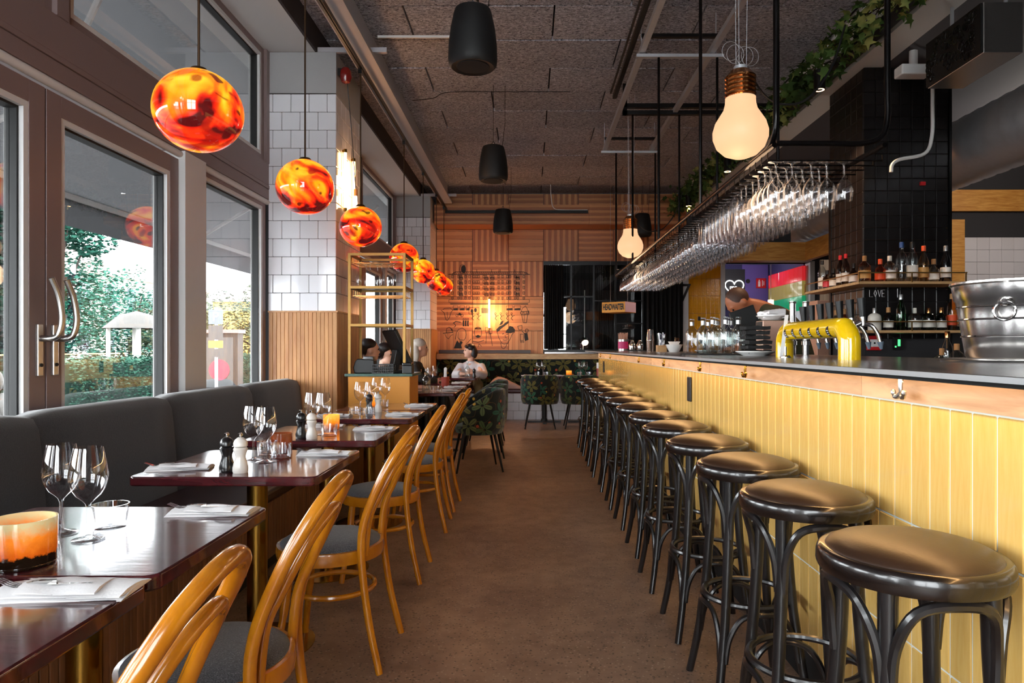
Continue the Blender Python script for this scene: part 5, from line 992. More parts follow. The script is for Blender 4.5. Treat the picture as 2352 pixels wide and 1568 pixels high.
# suspended framework over the bar
ZF = 3.56
for k, (x, z) in enumerate(((.905, ZF + .03), (1.465, ZF + .03))):
    t = thing('ceiling_strut', ['galvanised strut along the ceiling, aisle side', 'galvanised strut along the ceiling, bar side'][k], 'strut', (x, 4.2, z)); MB().box(-.022, .022, -4.6, 4.05, -.022, .022).build('channel', 'galvanised', t, smooth=False)
for k, y in enumerate((5.49, 8.19)):
    t = thing('trapeze_hanger', 'slotted steel cross bar holding the glass rack, %s one' % ['nearer', 'farther'][k], 'hanger', (1.2, y, ZF)); MB().box(-.34, .36, -.02, .02, -.022, .003).build('channel', 'galvanised', t, smooth=False); MB().box(-.30, .36, -.02, .02, .14, .165).build('upper_channel', 'black_metal', t, smooth=False)
    for x in (-.30, .30): MB().tube([(x, 0, -.02), (x, 0, CZ - ZF)], .005, 6).build('threaded_rod', 'galvanised', t)
bf = thing('overhead_beam', 'black double steel bar crossing above the glass rack', 'beam', (1.8, 6.88, ZF)); MB().box(-.86, .95, -.025, .025, -.01, .03).build('lower_bar', 'black_metal', bf, smooth=False); MB().box(-.86, .95, -.025, .025, .06, .10).build('upper_bar', 'black_metal', bf, smooth=False); MB().box(-.86, -.82, -.025, .025, -.01, .30).build('upright', 'black_metal', bf, smooth=False)
tk2 = thing('ceiling_track', 'black lighting track along the ceiling above the bar edge', 'track', (.86, 3.5, 3.72)); MB().box(-.02, .02, -4.5, 3.4, 0, .035).build('rail', 'black_metal', tk2, smooth=False); MB().box(-.045, -.03, -4.5, 3.4, .05, .07).build('cable_channel', 'black_metal', tk2, smooth=False)
# ceiling sensor and conduit, cables
cs2 = thing('ceiling_conduit', 'white conduit with a small white sensor box under the ceiling', 'conduit', (-.9, 5.85, CZ - .04)); MB().box(-.4, .25, -.008, .008, -.01, .01).build('conduit', 'wire_white', cs2, smooth=False); MB().box(.22, .33, -.03, .03, -.03, .02).build('sensor', 'white_plastic', cs2, smooth=False, bevel=.006)
tag(MB().tube(bez([(-1.2, 7.0, 3.74), (-1.0, 7.1, 3.80), (-.85, 7.15, 3.88), (-.3, 7.15, 3.885), (.42, 7.15, 3.885)], 6), .004, 5).build('ceiling_cable', 'black_plastic'), 'thin black cable running across the ceiling boards', 'cable')
tag(MB().tube(bez([(.35, 11.3, 3.9), (.36, 11.3, 3.7), (.40, 11.35, 3.53), (.55, 11.4, 3.505), (.97, 11.4, 3.505)], 6), .007, 6).build('white_cable', 'wire_white'), 'white cable hanging from the ceiling to the cross rail', 'cable')
# red beacon, tube lamps on the pillar and on the back wall
bl = thing('alarm_beacon', 'small dark red alarm beacon beside the pillar top', 'beacon', (-1.56, 5.80, 3.52)); MB().lathe([(0, -.07), (.035, -.06), (.05, -.02), (.05, .03), (.03, .06), (0, .065)], 20).build('dome', 'red_plastic', bl); MB().cbox(-.03, 0, .02, .06, .06, .06).build('bracket', 'black_plastic', bl, smooth=False)
for k, y in enumerate((5.93, 6.22)):
    t = thing('tube_lamp', 'vertical glowing tube lamp on the pillar side, %s one' % ['nearer', 'farther'][k], 'lamp', (-1.60, y, 2.66), 0, 'tube lamps'); MB().cyl(.013, -.24, .24, 14).build('tube', 'tube_glow', t); MB().cyl(.015, .24, .27, 14).build('end_cap', 'brass', t); MB().cyl(.015, -.27, -.24, 14).build('end_cap', 'brass', t); MB().box(-.03, 0, -.008, .008, .245, .262).build('bracket', 'brass', t, smooth=False)
so = thing('cord_socket', 'brown lamp socket hanging on a black cord by the pillar', 'socket', (-1.54, 6.05, 2.55)); MB().cyl(.018, 0, .06, 14).build('socket', 'cork', so); MB().tube([(0, 0, .06), (-.01, -.1, .55), (-.02, -.2, .92)], .004, 6).build('cord', 'black_plastic', so); MB().lathe([(.0, -.12), (.012, -.11), (.016, -.06), (.012, 0)], 14).build('bulb', 'lamp_opal', so)
t = thing('tube_lamp', 'vertical glowing tube lamp on the drawn back wall', 'lamp', (-.70, 11.90, 1.80)); MB().cyl(.016, -.25, .25, 14).build('tube', 'tube_glow', t); MB().cyl(.018, .25, .28, 14).build('end_cap', 'brass', t); MB().cyl(.018, -.28, -.25, 14).build('end_cap', 'brass', t); MB().box(-.008, .008, 0, .08, .255, .275).build('bracket', 'brass', t, smooth=False)
for x, y, z, e_ in ((-1.55, 6.08, 2.66, 7), (-.70, 11.70, 1.80, 16)):
    L = bpy.data.lights.new('tube_light', 'POINT'); L.energy = e_; L.color = (1, .52, .24); L.shadow_soft_size = .08; lo = bpy.data.objects.new('tube_light', L); col.objects.link(lo); lo.location = (x, y, z)
kl = thing('kitchen_fill_lamp', 'round fill lamp added out of view in the kitchen', 'lamp', (5.2, 6.5, 3.42)); MB().lathe([(0, -.06), (.1, -.05), (.14, -.01), (.14, .05)], 24).build('shade', 'lamp_opal', kl)  # unseen lamp added to brighten the duct and kitchen corner
L = bpy.data.lights.new('kitchen_fill_light', 'POINT'); L.energy = 45; L.color = (1, .9, .8); L.shadow_soft_size = .15; lo = bpy.data.objects.new('kitchen_fill_light', L); col.objects.link(lo); lo.parent = kl; lo.location = (0, 0, -.22)
# ivy garland along the beam face
iv = thing('ivy_garland', 'trailing ivy garland on a dark tray along the concrete beam', 'ivy', (2.45, 6.5, 3.55))
MB().box(.02, .14, -4.4, 5.0, -.06, -.02).build('tray', 'black_plastic', iv, smooth=False)
lf = MB().add([(0, 0, 0), (.035, .02, .008), (.028, .05, .004), (.055, .062, -.004), (.012, .075, .008), (0, .115, -.01), (-.012, .075, .008), (-.055, .062, -.004), (-.028, .05, .004), (-.035, .02, .008), (0, .055, .014)], [(0, 1, 10), (1, 2, 10), (2, 3, 4, 10), (4, 5, 10), (5, 6, 10), (6, 7, 8, 10), (8, 9, 10), (9, 0, 10)])
lmesh = lf.mesh('leaf', True, 80); lmesh.materials.append(MAT['leaf_ivy']); bulk = MB()
for k in range(2800):
    y = -4.3 + 9.2 * random.random(); cl_ = .5 + .5 * math.sin(y * 2.1) * math.sin(y * 5.3 + 1)
    if random.random() > .35 + .65 * cl_: continue
    p = Vector((min(.07, random.gauss(-.03, .075)), y, random.gauss(0, .075) - .04 * cl_)); R_ = Matrix.Rotation(random.random() * 6.28, 3, 'Z') @ Matrix.Rotation(random.uniform(-1.2, 1.2), 3, 'X') @ Matrix.Rotation(random.uniform(-.8, .8), 3, 'Y'); s = random.uniform(.55, 1.1)
    if y < -2.2 and k % 2 == 0 and len([1 for c_ in iv.children]) < 130:
        o = mk('leaf', lmesh, None, iv, p); o.rotation_euler = R_.to_euler(); o.scale = (s,) * 3
    else: bulk.add([p + R_ @ (Vector(q) * s) for q in lf.v], lf.f)
stuff(bulk.build('foliage', 'leaf_ivy', iv, ang=80))
st_ = MB(); 
for q in range(4): st_.tube([(.05 * math.sin(i * .7 + q * 2), -4.3 + 9.2 * i / 60, .05 * math.cos(i * .5 + q * 1.7)) for i in range(61)], .005, 5)
st_.build('stem', 'bark', iv)
for k, y in enumerate((5.6, 8.2, 10.2)):
    t = thing('spotlight', 'small black spotlight under the ivy tray, %s from the front' % ORD[k], 'spotlight', (2.38, y, 3.42), 0, 'ivy spotlights'); MB().cyl(.045, -.10, .06, 18).build('can', 'black_metal', t); MB().lathe([(0, -.098), (.038, -.101)], 18).build('lens', 'spot_warm', t)
    L = bpy.data.lights.new('spot_light', 'SPOT'); L.energy = 80; L.spot_size = 1.5; L.color = (1, .62, .36); L.shadow_soft_size = .04; lo = bpy.data.objects.new('spot_light', L); col.objects.link(lo); lo.parent = t; lo.location = (0, 0, -.12)
# headwaiter sign
sg = thing('hanging_sign', 'orange and lilac hanging box sign reading headwaiter', 'sign', (1.39, 10.6, 1.82), -.62)
MB().box(-.20, .20, -.18, .18, -.075, .085).build('box', 'sign_orange', sg, smooth=False); MB().box(.20, .202, -.178, .178, -.07, .083).build('lilac_side', 'sign_lilac', sg, smooth=False)
for x in (-.15, .15): MB().tube([(x, 0, .085), (x, 0, 2.05)], .002, 5).build('wire', 'galvanised', sg)
def text(name, body, size, m, parent, loc, rot, ext=.001, sx=1.0, off=0.0):
    c = bpy.data.curves.new(name, 'FONT'); c.body = body; c.size = size; c.extrude = ext; c.offset = size * off; c.align_x = 'CENTER'; c.align_y = 'CENTER'
    o = bpy.data.objects.new(name, c); col.objects.link(o); dg = bpy.context.evaluated_depsgraph_get(); me = bpy.data.meshes.new_from_object(o.evaluated_get(dg)); bpy.data.objects.remove(o)
    me.materials.clear(); me.materials.append(MAT[m]); o = bpy.data.objects.new(name, me); col.objects.link(o); o.parent = parent; o.location = loc; o.rotation_euler = rot; o.scale.x = sx; return o
text('lettering', 'HEADWAITER', .125, 'sign_text', sg, (0, -.182, .005), (pi / 2, 0, 0), .001, .46, .035)
ex = thing('exit_sign', 'small green lit exit sign hanging behind the inner window', 'sign', (1.36, 12.6, 2.28), .3); MB().box(-.05, .05, -.012, .012, -.10, .06).build('case', 'exit_green', ex, smooth=False); MB().box(-.055, .055, -.015, .015, .06, .13).build('lamp_box', 'galvanised', ex, smooth=False); MB().tube([(0, 0, .13), (0, 0, 1.1)], .003, 5).build('wire', 'galvanised', ex); MB().box(-.03, -.018, -.014, -.012, -.06, .03).box(.012, .024, -.014, -.012, -.06, .03).box(-.018, .012, -.014, -.012, -.02, -.008).build('pictogram', 'neon_white', ex, smooth=False)
# next room: lamp, post, shelf with bottles, grey column
nl = thing('floor_lamp', 'white stem lamp with round shade glowing in the next room', 'lamp', (1.02, 13.0, 0)); MB().cyl(.015, 0, 1.32, 12).build('stem', 'white_plastic', nl); MB().tube([(.03, 0, 1.35), (.03, 0, 2.3)], .012, 8).build('upper_stem', 'white_plastic', nl); MB().ball((.03, 0, 1.33), .075, 20, 12).build('shade', 'chrome', nl); MB().ball((.035, -.02, 1.31), .066, 16, 10).build('glow', 'lamp_opal', nl); MB().cyl(.13, 0, .02, 20).build('base', 'white_plastic', nl)
gc = thing('grey_column', 'grey pillar standing in the next room', 'pillar', (.98, 15.0, 0)); MB().box(-.16, .16, -.2, .2, 0, 3.4).build('shaft', 'plaster_dark', gc, smooth=False, bevel=.004)
wr = thing('pale_shelving', 'pale shelving with goods by the bright far window', 'shelf', (.72, 15.5, 0)); 
for k in range(5): MB().box(-.22, .12, -.12, .12, .3 + k * .3, .32 + k * .3).build('shelf_board', 'white_plastic', wr, smooth=False)
for x in (-.22, .11): MB().box(x, x + .02, -.12, .12, 0, 2.1).build('upright', 'white_plastic', wr, smooth=False)
# neon heart, signs and lamp in the passage
nh = thing('neon_sign', 'white neon heart sign on a dark panel in the passage', 'sign', (4.17, 13.9, 2.38)); MB().box(-.24, .22, .0, .02, -.34, .42).build('panel', 'dark_wall', nh, smooth=False)
def heart(s): return [(s * .062 * (16 * math.sin(q) ** 3) / 5, -.012, s * .062 * (13 * math.cos(q) - 5 * math.cos(2 * q) - 2 * math.cos(3 * q) - math.cos(4 * q)) / 5 + .05) for q in [2 * pi * i / 40 for i in range(40)]]
MB().tube(heart(.95), .009, 6, True).build('heart', 'neon_white', nh); MB().tube(bez([(.05, -.012, -.12), (.12, -.012, -.2), (.20, -.012, -.22), (.21, -.012, -.1)], 5), .009, 6).build('tail', 'neon_white', nh); text('word', 'me', .12, 'neon_white', nh, (-.02, -.02, .05), (pi / 2, 0, 0), .004)
fs = thing('fire_sign', 'red fire extinguisher sign on the purple passage wall', 'sign', (4.73, 13.94, 2.52)); MB().box(-.10, .10, 0, .01, -.10, .10).build('plate', 'red_sign', fs, smooth=False); MB().box(-.06, -.015, -.003, 0, -.07, .04).box(-.05, -.025, -.003, 0, .045, .07).box(.02, .035, -.003, 0, -.06, .06).box(.05, .065, -.003, 0, -.04, .04).build('pictogram', 'white_plastic', fs, smooth=False)
rs = thing('round_sign', 'lilac sign with dark disc on the passage wall', 'sign', (4.46, 13.94, 2.56)); MB().box(-.06, .06, 0, .01, -.06, .06).build('plate', 'purple_light', rs, smooth=False); MB().cyl(.045, 0, .004, 24).build('disc', 'dark_wall', rs, (0, -.005, 0), (pi / 2, 0, 0))
pl = thing('passage_pendant', 'small white pendant lamp before the stained glass', 'lamp', (4.42, 12.5, 1.98)); MB().cyl(.05, -.16, .10, 20).build('shade', 'lamp_opal', pl); MB().tube([(0, 0, .1), (0, 0, .95)], .006, 6).build('cord', 'wire_white', pl)
hk2 = tag(MB().box(2.96, 3.0, YB - .03, YB + .0, 1.68, 1.75).build('wall_hook', 'black_metal', smooth=False), 'small black hook on the ochre tiles', 'hook')
txt7 = thing('wall_number', 'black numeral on the pale strip beside the curtain', 'sign', (2.725, YB - .035, 2.15)); text('numeral', '7', .45, 'sign_text', txt7, (0, 0, 0), (pi / 2, 0, 0), .002)
# ---- wall drawing: black line mural on the panelling
mu = thing('wall_drawing', 'black line drawing of an apartment block with figures on the panelled wall', 'mural', (-.65, YB - .0215, 1.9)); YW = YB - .022
def D(px, py): q = at(px, py, YW); return (q.x + .65, 0, q.z - 1.9)
def dl_(b, pts, wpx=.9):
    wpx *= 1.25
    r = wpx * 12 / FPX / 2
    for a, c_ in zip(pts[:-1], pts[1:]):
        A, B = Vector(D(*a)), Vector(D(*c_)); d = B - A
        if d.length < 1e-5: continue
        d.normalize(); nn = Vector((-d.z, 0, d.x)) * r; e = d * r * .5; b.add([A - e + nn, A - e - nn, B + e - nn, B + e + nn], [(0, 1, 2, 3)])
def rc(b, x0, y0, x1, y1, w=.8): dl_(b, [(x0, y0), (x1, y0), (x1, y1), (x0, y1), (x0, y0)], w)
def fill(b, pts): b.add([D(*p) for p in pts], [tuple(range(len(pts)))])
def ell(cx, cy, rx, ry, n=20, a0=0, a1=2 * pi): return [(cx + rx * math.cos(a0 + (a1 - a0) * i / n), cy + ry * math.sin(a0 + (a1 - a0) * i / n)) for i in range(n + 1)]
b = MB()
dl_(b, [(1030, 630), (1217, 630)], 1.2); dl_(b, [(1038, 630), (1046, 624), (1203, 624), (1213, 629)], 1)
for i in range(40): dl_(b, [(1040 + i * 4.3, 629), (1042 + i * 4.3, 624.5)], .7)
fill(b, ell(1064, 618, 5, 9)[:-1]); dl_(b, ell(1062.5, 618, 7, 10.5), .8)
for x in (1095, 1129, 1146, 1149, 1182): dl_(b, [(x, 619), (x, 625)], 1)
cols_ = [1037, 1051, 1057, 1067, 1076, 1086, 1092, 1097, 1109, 1114, 1125, 1130, 1143, 1152, 1163, 1169, 1181, 1187, 1201]
for r_ in range(5):
    y = 632 + r_ * 12.6
    for i, x in enumerate(cols_):
        rc(b, x, y, x + 4.5, y + (6 if r_ < 4 else 4)); dl_(b, [(x + 2.2, y), (x + 2.2, y + 6)], .6)
    if r_ < 4:
        for x in (1055, 1113, 1127, 1185):
            rc(b, x, y + 4, x + 8, y + 9.5); 
            for q in range(4): dl_(b, [(x + 1 + q * 2, y + 4), (x + 1 + q * 2, y + 9.5)], .7)
rc(b, 1031, 688, 1216, 694); fill(b, [(1034, 696.5), (1213, 696.5), (1213, 699), (1034, 699)])
for x0, x1 in ((1041, 1052), (1056, 1067), (1071, 1078), (1163, 1178), (1181, 1196)): rc(b, x0, 702, x1, 712); fill(b, [(x0 + 1, 708), (x1 - 1, 707), (x1 - 1, 711.5), (x0 + 1, 711.5)])
rc(b, 1077, 706, 1100, 721); fill(b, ell(1084, 714, 3, 4)[:-1]); fill(b, ell(1092, 712, 3, 5)[:-1])
for i in range(7): fill(b, [(1106 + i * 2.8, 708), (1108 + i * 2.8, 706), (1108.5 + i * 2.8, 719), (1106.3 + i * 2.8, 719)])
dl_(b, [(1017, 711), (1021, 708), (1034, 707), (1040, 712), (1036, 717), (1032, 730), (1027, 736), (1024, 733), (1020, 718), (1013, 712)], .9); dl_(b, [(1027, 716), (1028, 730)], .8)
for cx in (1050, 1061): dl_(b, ell(cx, 724, 3.2, 3.2, 14), .8)
dl_(b, [(1050, 724), (1055, 719), (1061, 724)], 1); fill(b, ell(1056, 721, 2.5, 3)[:-1])
dl_(b, [(1041, 742), (1047, 738), (1058, 740)], 1.4); dl_(b, [(1043, 742), (1047, 748), (1043, 751)], 1)
for i in range(3): x = 1065 + i * 5; dl_(b, ell(x, 733, 1.6, 2), .8); fill(b, [(x - 2, 736), (x + 2, 736), (x + 1, 743), (x + 2, 749), (x - 2, 749)])
for i, x in enumerate((1084, 1097, 1137, 1149, 1163, 1174)): dl_(b, [(x, 722), (x + 3, 726), (x, 731), (x + 4, 735)], 1.1); dl_(b, [(x + 3, 726), (x + 8, 724)], .9); dl_(b, ell(x + 1, 720, 1.8, 2), .8)
dl_(b, [(1196, 716), (1215, 714), (1213, 722), (1197, 722), (1196, 716)], .9); dl_(b, [(1198, 722), (1202, 741), (1209, 741), (1212, 722)], .9); dl_(b, [(1204, 722), (1205, 741)], .7); dl_(b, [(1197, 715), (1200, 708), (1207, 702), (1211, 709), (1213, 715)], .8); text('cup_lettering', 'CPCAB', .085, 'sign_text', mu, D(1205.5, 718.8), (pi / 2, 0, 0), .0005, .6)
dl_(b, [(1018, 765), (1040, 763)], 1.4); dl_(b, [(1025, 764), (1026, 754), (1032, 751), (1039, 757), (1039, 763)], .9); dl_(b, [(1022, 767), (1025, 774), (1030, 778), (1036, 770), (1041, 768)], .8); fill(b, [(1033, 751), (1039, 756), (1038, 760)])
dl_(b, [(1046, 779), (1048, 765), (1053, 756), (1062, 753), (1069, 758), (1071, 768), (1069, 776), (1066, 781), (1056, 780), (1052, 775), (1053, 762)], .9); fill(b, [(1042, 800), (1050, 781), (1055, 788), (1058, 782), (1063, 786), (1059, 792), (1061, 800)]); dl_(b, [(1066, 796), (1082, 778)], .9)
dl_(b, ell(1098, 763, 8.5, 12, 24), .9); fill(b, ell(1098, 772, 4.6, 3)[:-1]); 
for i in range(7): dl_(b, ell(1092 + i * 2, 754 + (i % 2), 1.6, 1.6, 8), .7)
dl_(b, [(1086, 783), (1098, 786), (1112, 781)], 1); dl_(b, [(1098, 797), (1100, 789), (1106, 795)], .8)
dl_(b, [(1117, 764), (1116, 788)], .9); dl_(b, [(1126, 764), (1131, 794)], .9); rc(b, 1115, 752, 1122, 763, .8); rc(b, 1124, 755, 1130, 766, .8)
dl_(b, [(1142, 763), (1146, 776), (1152, 787), (1158, 790), (1166, 788), (1172, 778), (1176, 768), (1182, 762)], .9); dl_(b, [(1150, 787), (1152, 798), (1157, 801), (1162, 796), (1165, 788)], .9)
fill(b, [(1141, 763), (1140, 756), (1147, 749), (1155, 746), (1160, 741), (1168, 736), (1169, 741), (1160, 748), (1152, 754), (1146, 760)]); fill(b, [(1161, 764), (1163, 758), (1168, 754), (1170, 748), (1178, 750), (1183, 757), (1182, 762), (1172, 765)]); fill(b, [(1146, 748), (1151, 738), (1157, 736), (1154, 744)])
dl_(b, [(1154, 767), (1157, 766)], 1.2); dl_(b, [(1163, 768), (1167, 767)], 1.2); dl_(b, [(1160, 768), (1161, 775), (1164, 776)], .8); dl_(b, [(1155, 780), (1160, 781), (1166, 780)], 1)
dl_(b, [(1189, 749), (1199, 747), (1199, 757), (1192, 758), (1189, 749)], .9); fill(b, [(1204, 765), (1211, 764), (1214, 780), (1206, 783), (1204, 775)]); dl_(b, ell(1210, 759, 3.5, 4), .9); rc(b, 1195, 767, 1202, 782, .9); dl_(b, [(1199, 760), (1206, 768)], 1.2); dl_(b, ell(1197, 785, 1.5, 1.5, 8), .8); dl_(b, ell(1202, 785, 1.5, 1.5, 8), .8)
b.build('ink_lines', 'sign_text', mu, smooth=False)
# ================================================================== PEOPLE
def blob(name, parts, m, parent, vox=.011, it=6):
    b = MB()
    for p in parts:
        if p[0] == 'b': b.ball(Vector(p[1]), p[2], 18, 12, p[3] if len(p) > 3 else None)
        else: b.tube(bez(p[1], 5), p[2] if not isinstance(p[2], tuple) else [p[2][0] + (p[2][1] - p[2][0]) * i / (5 * (len(p[1]) - 1)) for i in range(5 * (len(p[1]) - 1) + 1)], 12)
    o = b.build(name, m, parent)
    r = o.modifiers.new('remesh', 'REMESH'); r.mode = 'VOXEL'; r.voxel_size = vox; r.use_smooth_shade = True
    s = o.modifiers.new('smooth', 'SMOOTH'); s.iterations = it; s.factor = .5
    return o
def hand(c, d, up, s=1.0):     # palm with five curled fingers, all tubes rooted in the palm
    c, d, up = Vector(c), Vector(d).normalized(), Vector(up).normalized(); side = d.cross(up)
    out = [('t', [c, c + d * .045 * s, c + d * .085 * s], (.024 * s, .03 * s)), ('b', c + d * .06 * s, (.034 * s, .034 * s, .022 * s))]
    for k, L in enumerate((.062, .075, .07, .055)):
        q = c + d * .085 * s + side * (k - 1.5) * .019 * s; out.append(('t', [q, q + d * L * .5 * s + up * .006, q + d * L * .85 * s - up * .018 * s], (.0095 * s, .0075 * s)))
    q = c + d * .03 * s - side * .032 * s; out.append(('t', [q, q + d * .035 * s - side * .02 * s, q + d * .06 * s - side * .018 * s], (.0105 * s, .0085 * s)))
    return out
def head_parts(c, f, up=(0, 0, 1), s=1.0):  # skull, jaw, nose, chin, ears, brow; f = facing
    c, f, up = Vector(c), Vector(f).normalized(), Vector(up).normalized(); sd = f.cross(up).normalized(); R_ = Matrix((sd, f, up)).transposed()
    return [('b', c + up * .02 * s, (.074 * s, .095 * s, .098 * s), R_), ('b', c + f * .03 * s - up * .05 * s, (.058 * s, .066 * s, .066 * s), R_), ('b', c + f * .075 * s - up * .085 * s, (.026 * s, .024 * s, .022 * s), R_),
            ('t', [c + f * .086 * s + up * .012 * s, c + f * .103 * s - up * .012 * s, c + f * .112 * s - up * .030 * s], (.009 * s, .014 * s)), ('b', c + f * .086 * s + up * .03 * s, (.05 * s, .014 * s, .012 * s), R_), ('b', c + f * .09 * s - up * .055 * s, (.024 * s, .012 * s, .009 * s), R_),
            ('b', c + sd * .076 * s - up * .01 * s - f * .005, (.010 * s, .019 * s, .03 * s), R_), ('b', c - sd * .076 * s - up * .01 * s - f * .005, (.010 * s, .019 * s, .03 * s), R_)]
def face(parent, c, f, up=(0, 0, 1), s=1.0):
    c, f, up = Vector(c), Vector(f).normalized(), Vector(up).normalized(); sd = f.cross(up).normalized()
    for q in (-1, 1): MB().ball(c + f * .087 * s + sd * q * .031 * s + up * .010 * s, .009 * s, 10, 6).build('eye', 'eye_dark', parent)
    MB().tube([c + f * .100 * s - up * .055 * s + sd * .02 * s, c + f * .104 * s - up * .055 * s, c + f * .100 * s - up * .055 * s - sd * .02 * s], .004 * s, 6).build('mouth', 'lip', parent)
# woman in a white sweater on the back bench, looking towards the windows
p = thing('person', 'person with dark bobbed hair in a white sweater seated on the back bench', 'person', (-.98, 11.45, .52)); Hc = (-.01, -.05, .63); F = (-.95, -.28, .0)
blob('body', head_parts(Hc, F) + [('t', [(0, -.02, .55), (0, 0, .45)], (.052, .06)), ('t', [(-.02, .0, .42), (0, 0, .2), (0, .02, .05)], (.10, .14)), ('t', [(.14, -.02, .38), (.17, -.2, .26), (.05, -.40, .26)], (.045, .032)), ('t', [(-.15, -.02, .38), (-.20, -.2, .26), (-.12, -.42, .26)], (.045, .032))] + hand((.05, -.40, .26), (-1, -.2, 0), (0, 0, 1), .95) + hand((-.12, -.42, .26), (.9, -.3, 0), (0, 0, 1), .95) + [('t', [(.08, 0, .05), (.12, -.3, .06), (.13, -.42, -.02), (.13, -.4, -.5)], (.075, .04)), ('t', [(-.08, 0, .05), (-.10, -.3, .06), (-.10, -.42, -.02), (-.10, -.4, -.5)], (.075, .04))], 'skin_light', p, .010, 4)
blob('sweater', [('t', [(0, -.01, .47), (0, 0, .40)], (.07, .10)), ('b', (0, .0, .36), (.19, .11, .10)), ('b', (0, .01, .2), (.17, .13, .2)), ('b', (0, .02, .08), (.165, .14, .09)), ('t', [(.15, 0, .38), (.215, -.12, .24), (.16, -.30, .25), (.07, -.38, .26)], (.085, .06)), ('t', [(-.15, 0, .38), (-.235, -.14, .24), (-.2, -.30, .25), (-.13, -.39, .26)], (.085, .06))], 'knit_white', p, .013, 6)
blob('trousers', [('t', [(.08, 0, .07), (.14, -.3, .08), (.15, -.42, .0), (.15, -.4, -.35)], (.095, .06)), ('t', [(-.08, 0, .07), (-.10, -.3, .08), (-.10, -.42, .0), (-.10, -.4, -.35)], (.095, .06)), ('b', (0, .02, .07), (.17, .14, .08))], 'cloth_khaki', p, .014, 5)
blob('hair', [('b', (.0, -.04, .68), (.088, .098, .078)), ('b', (.045, -.03, .62), (.06, .095, .10)), ('b', (.05, .05, .60), (.06, .04, .10)), ('b', (.05, -.105, .605), (.04, .022, .085)), ('b', (-.06, -.075, .70), (.035, .07, .032))], 'hair_dark', p, .009, 3); face(p, Hc, F)
# grey-haired woman on the window banquette
p = thing('person', 'person with grey shoulder-length hair and a patterned top at the far window bench', 'person', (-1.56, 9.1, .46)); Hc = (.10, 0, .74); F = (.93, .30, 0)
blob('body', head_parts(Hc, F) + [('t', [(.08, 0, .66), (.04, 0, .54)], (.05, .06)), ('t', [(.03, 0, .5), (0, 0, .3), (-.02, 0, .08)], (.10, .14)), ('t', [(.05, -.16, .48), (.2, -.2, .32), (.36, -.1, .315)], (.045, .03)), ('t', [(.05, .16, .48), (.2, .2, .32), (.36, .1, .315)], (.045, .03))] + hand((.36, -.1, .315), (1, .3, 0), (0, 0, 1)) + hand((.36, .1, .315), (1, -.3, 0), (0, 0, 1)) + [('t', [(0, -.09, .09), (.32, -.1, .08), (.42, -.1, .0), (.4, -.1, -.42)], (.08, .04)), ('t', [(0, .09, .09), (.32, .1, .08), (.42, .1, .0), (.4, .1, -.42)], (.08, .04))], 'skin_light', p, .011, 4)
blob('top', [('b', (.03, 0, .50), (.11, .19, .08)), ('b', (0, 0, .34), (.13, .18, .2)), ('b', (-.02, 0, .12), (.15, .18, .11)), ('t', [(.04, -.16, .5), (.16, -.21, .34), (.34, -.12, .315)], (.065, .045)), ('t', [(.04, .16, .5), (.16, .21, .34), (.34, .12, .315)], (.065, .045))], 'cloth_pattern', p, .014, 5)
blob('trousers', [('t', [(0, -.09, .1), (.32, -.1, .09), (.43, -.1, .0), (.41, -.1, -.35)], (.095, .06)), ('t', [(0, .09, .1), (.32, .1, .09), (.43, .1, .0), (.41, .1, -.35)], (.095, .06))], 'cloth_black', p, .015, 5)
blob('hair', [('b', (.085, 0, .80), (.098, .092, .075)), ('b', (.04, 0, .72), (.07, .095, .12)), ('b', (.05, -.075, .66), (.055, .03, .13)), ('b', (.03, .06, .66), (.055, .035, .13))], 'hair_grey', p, .009, 3); face(p, Hc, F)
# two guests half hidden behind the till
for k, (x, y, z, lab, fx) in enumerate(((-1.69, 7.12, .46, 'person with short dark hair seated behind the card terminal', (.8, .5, 0)), (-1.66, 7.80, .42, 'person with brown hair bowed over the table behind the till', (.9, -.35, -.25)))):
    p = thing('person', lab, 'person', (x, y, z)); Hc = (.02, 0, .72)
    blob('body', head_parts(Hc, fx) + [('t', [(0, 0, .64), (-.02, 0, .5)], (.05, .06)), ('t', [(-.02, 0, .5), (-.02, 0, .08)], (.10, .14)), ('t', [(0, -.16, .48), (.18, -.2, .34), (.36, -.1, .33)], (.045, .03)), ('t', [(0, .16, .48), (.18, .2, .34), (.36, .1, .33)], (.045, .03))] + hand((.36, -.1, .33), (1, .3, 0), (0, 0, 1)) + hand((.36, .1, .33), (1, -.3, 0), (0, 0, 1)) + [('t', [(0, -.09, .09), (.32, -.1, .08), (.42, -.1, 0), (.4, -.1, -.40)], (.08, .04)), ('t', [(0, .09, .09), (.32, .1, .08), (.42, .1, 0), (.4, .1, -.40)], (.08, .04))], 'skin_light', p, .012, 4)
    blob('top', [('b', (0, 0, .5), (.11, .19, .08)), ('b', (-.01, 0, .34), (.13, .18, .2)), ('b', (-.02, 0, .12), (.15, .18, .11)), ('t', [(0, -.16, .5), (.16, -.21, .35), (.34, -.12, .33)], (.065, .045)), ('t', [(0, .16, .5), (.16, .21, .35), (.34, .12, .33)], (.065, .045))], 'cloth_black', p, .015, 5)
    blob('trousers', [('t', [(0, -.09, .1), (.32, -.1, .09), (.43, -.1, .0), (.41, -.1, -.33)], (.095, .06)), ('t', [(0, .09, .1), (.32, .1, .09), (.43, .1, .0), (.41, .1, -.33)], (.095, .06))], 'cloth_black', p, .016, 5)
    blob('hair', [('b', (.005, 0, .775), (.092, .092, .075)), ('b', (-.035, -.02, .73), (.07, .085, .075))], 'hair_dark', p, .009, 3); face(p, Hc, fx)
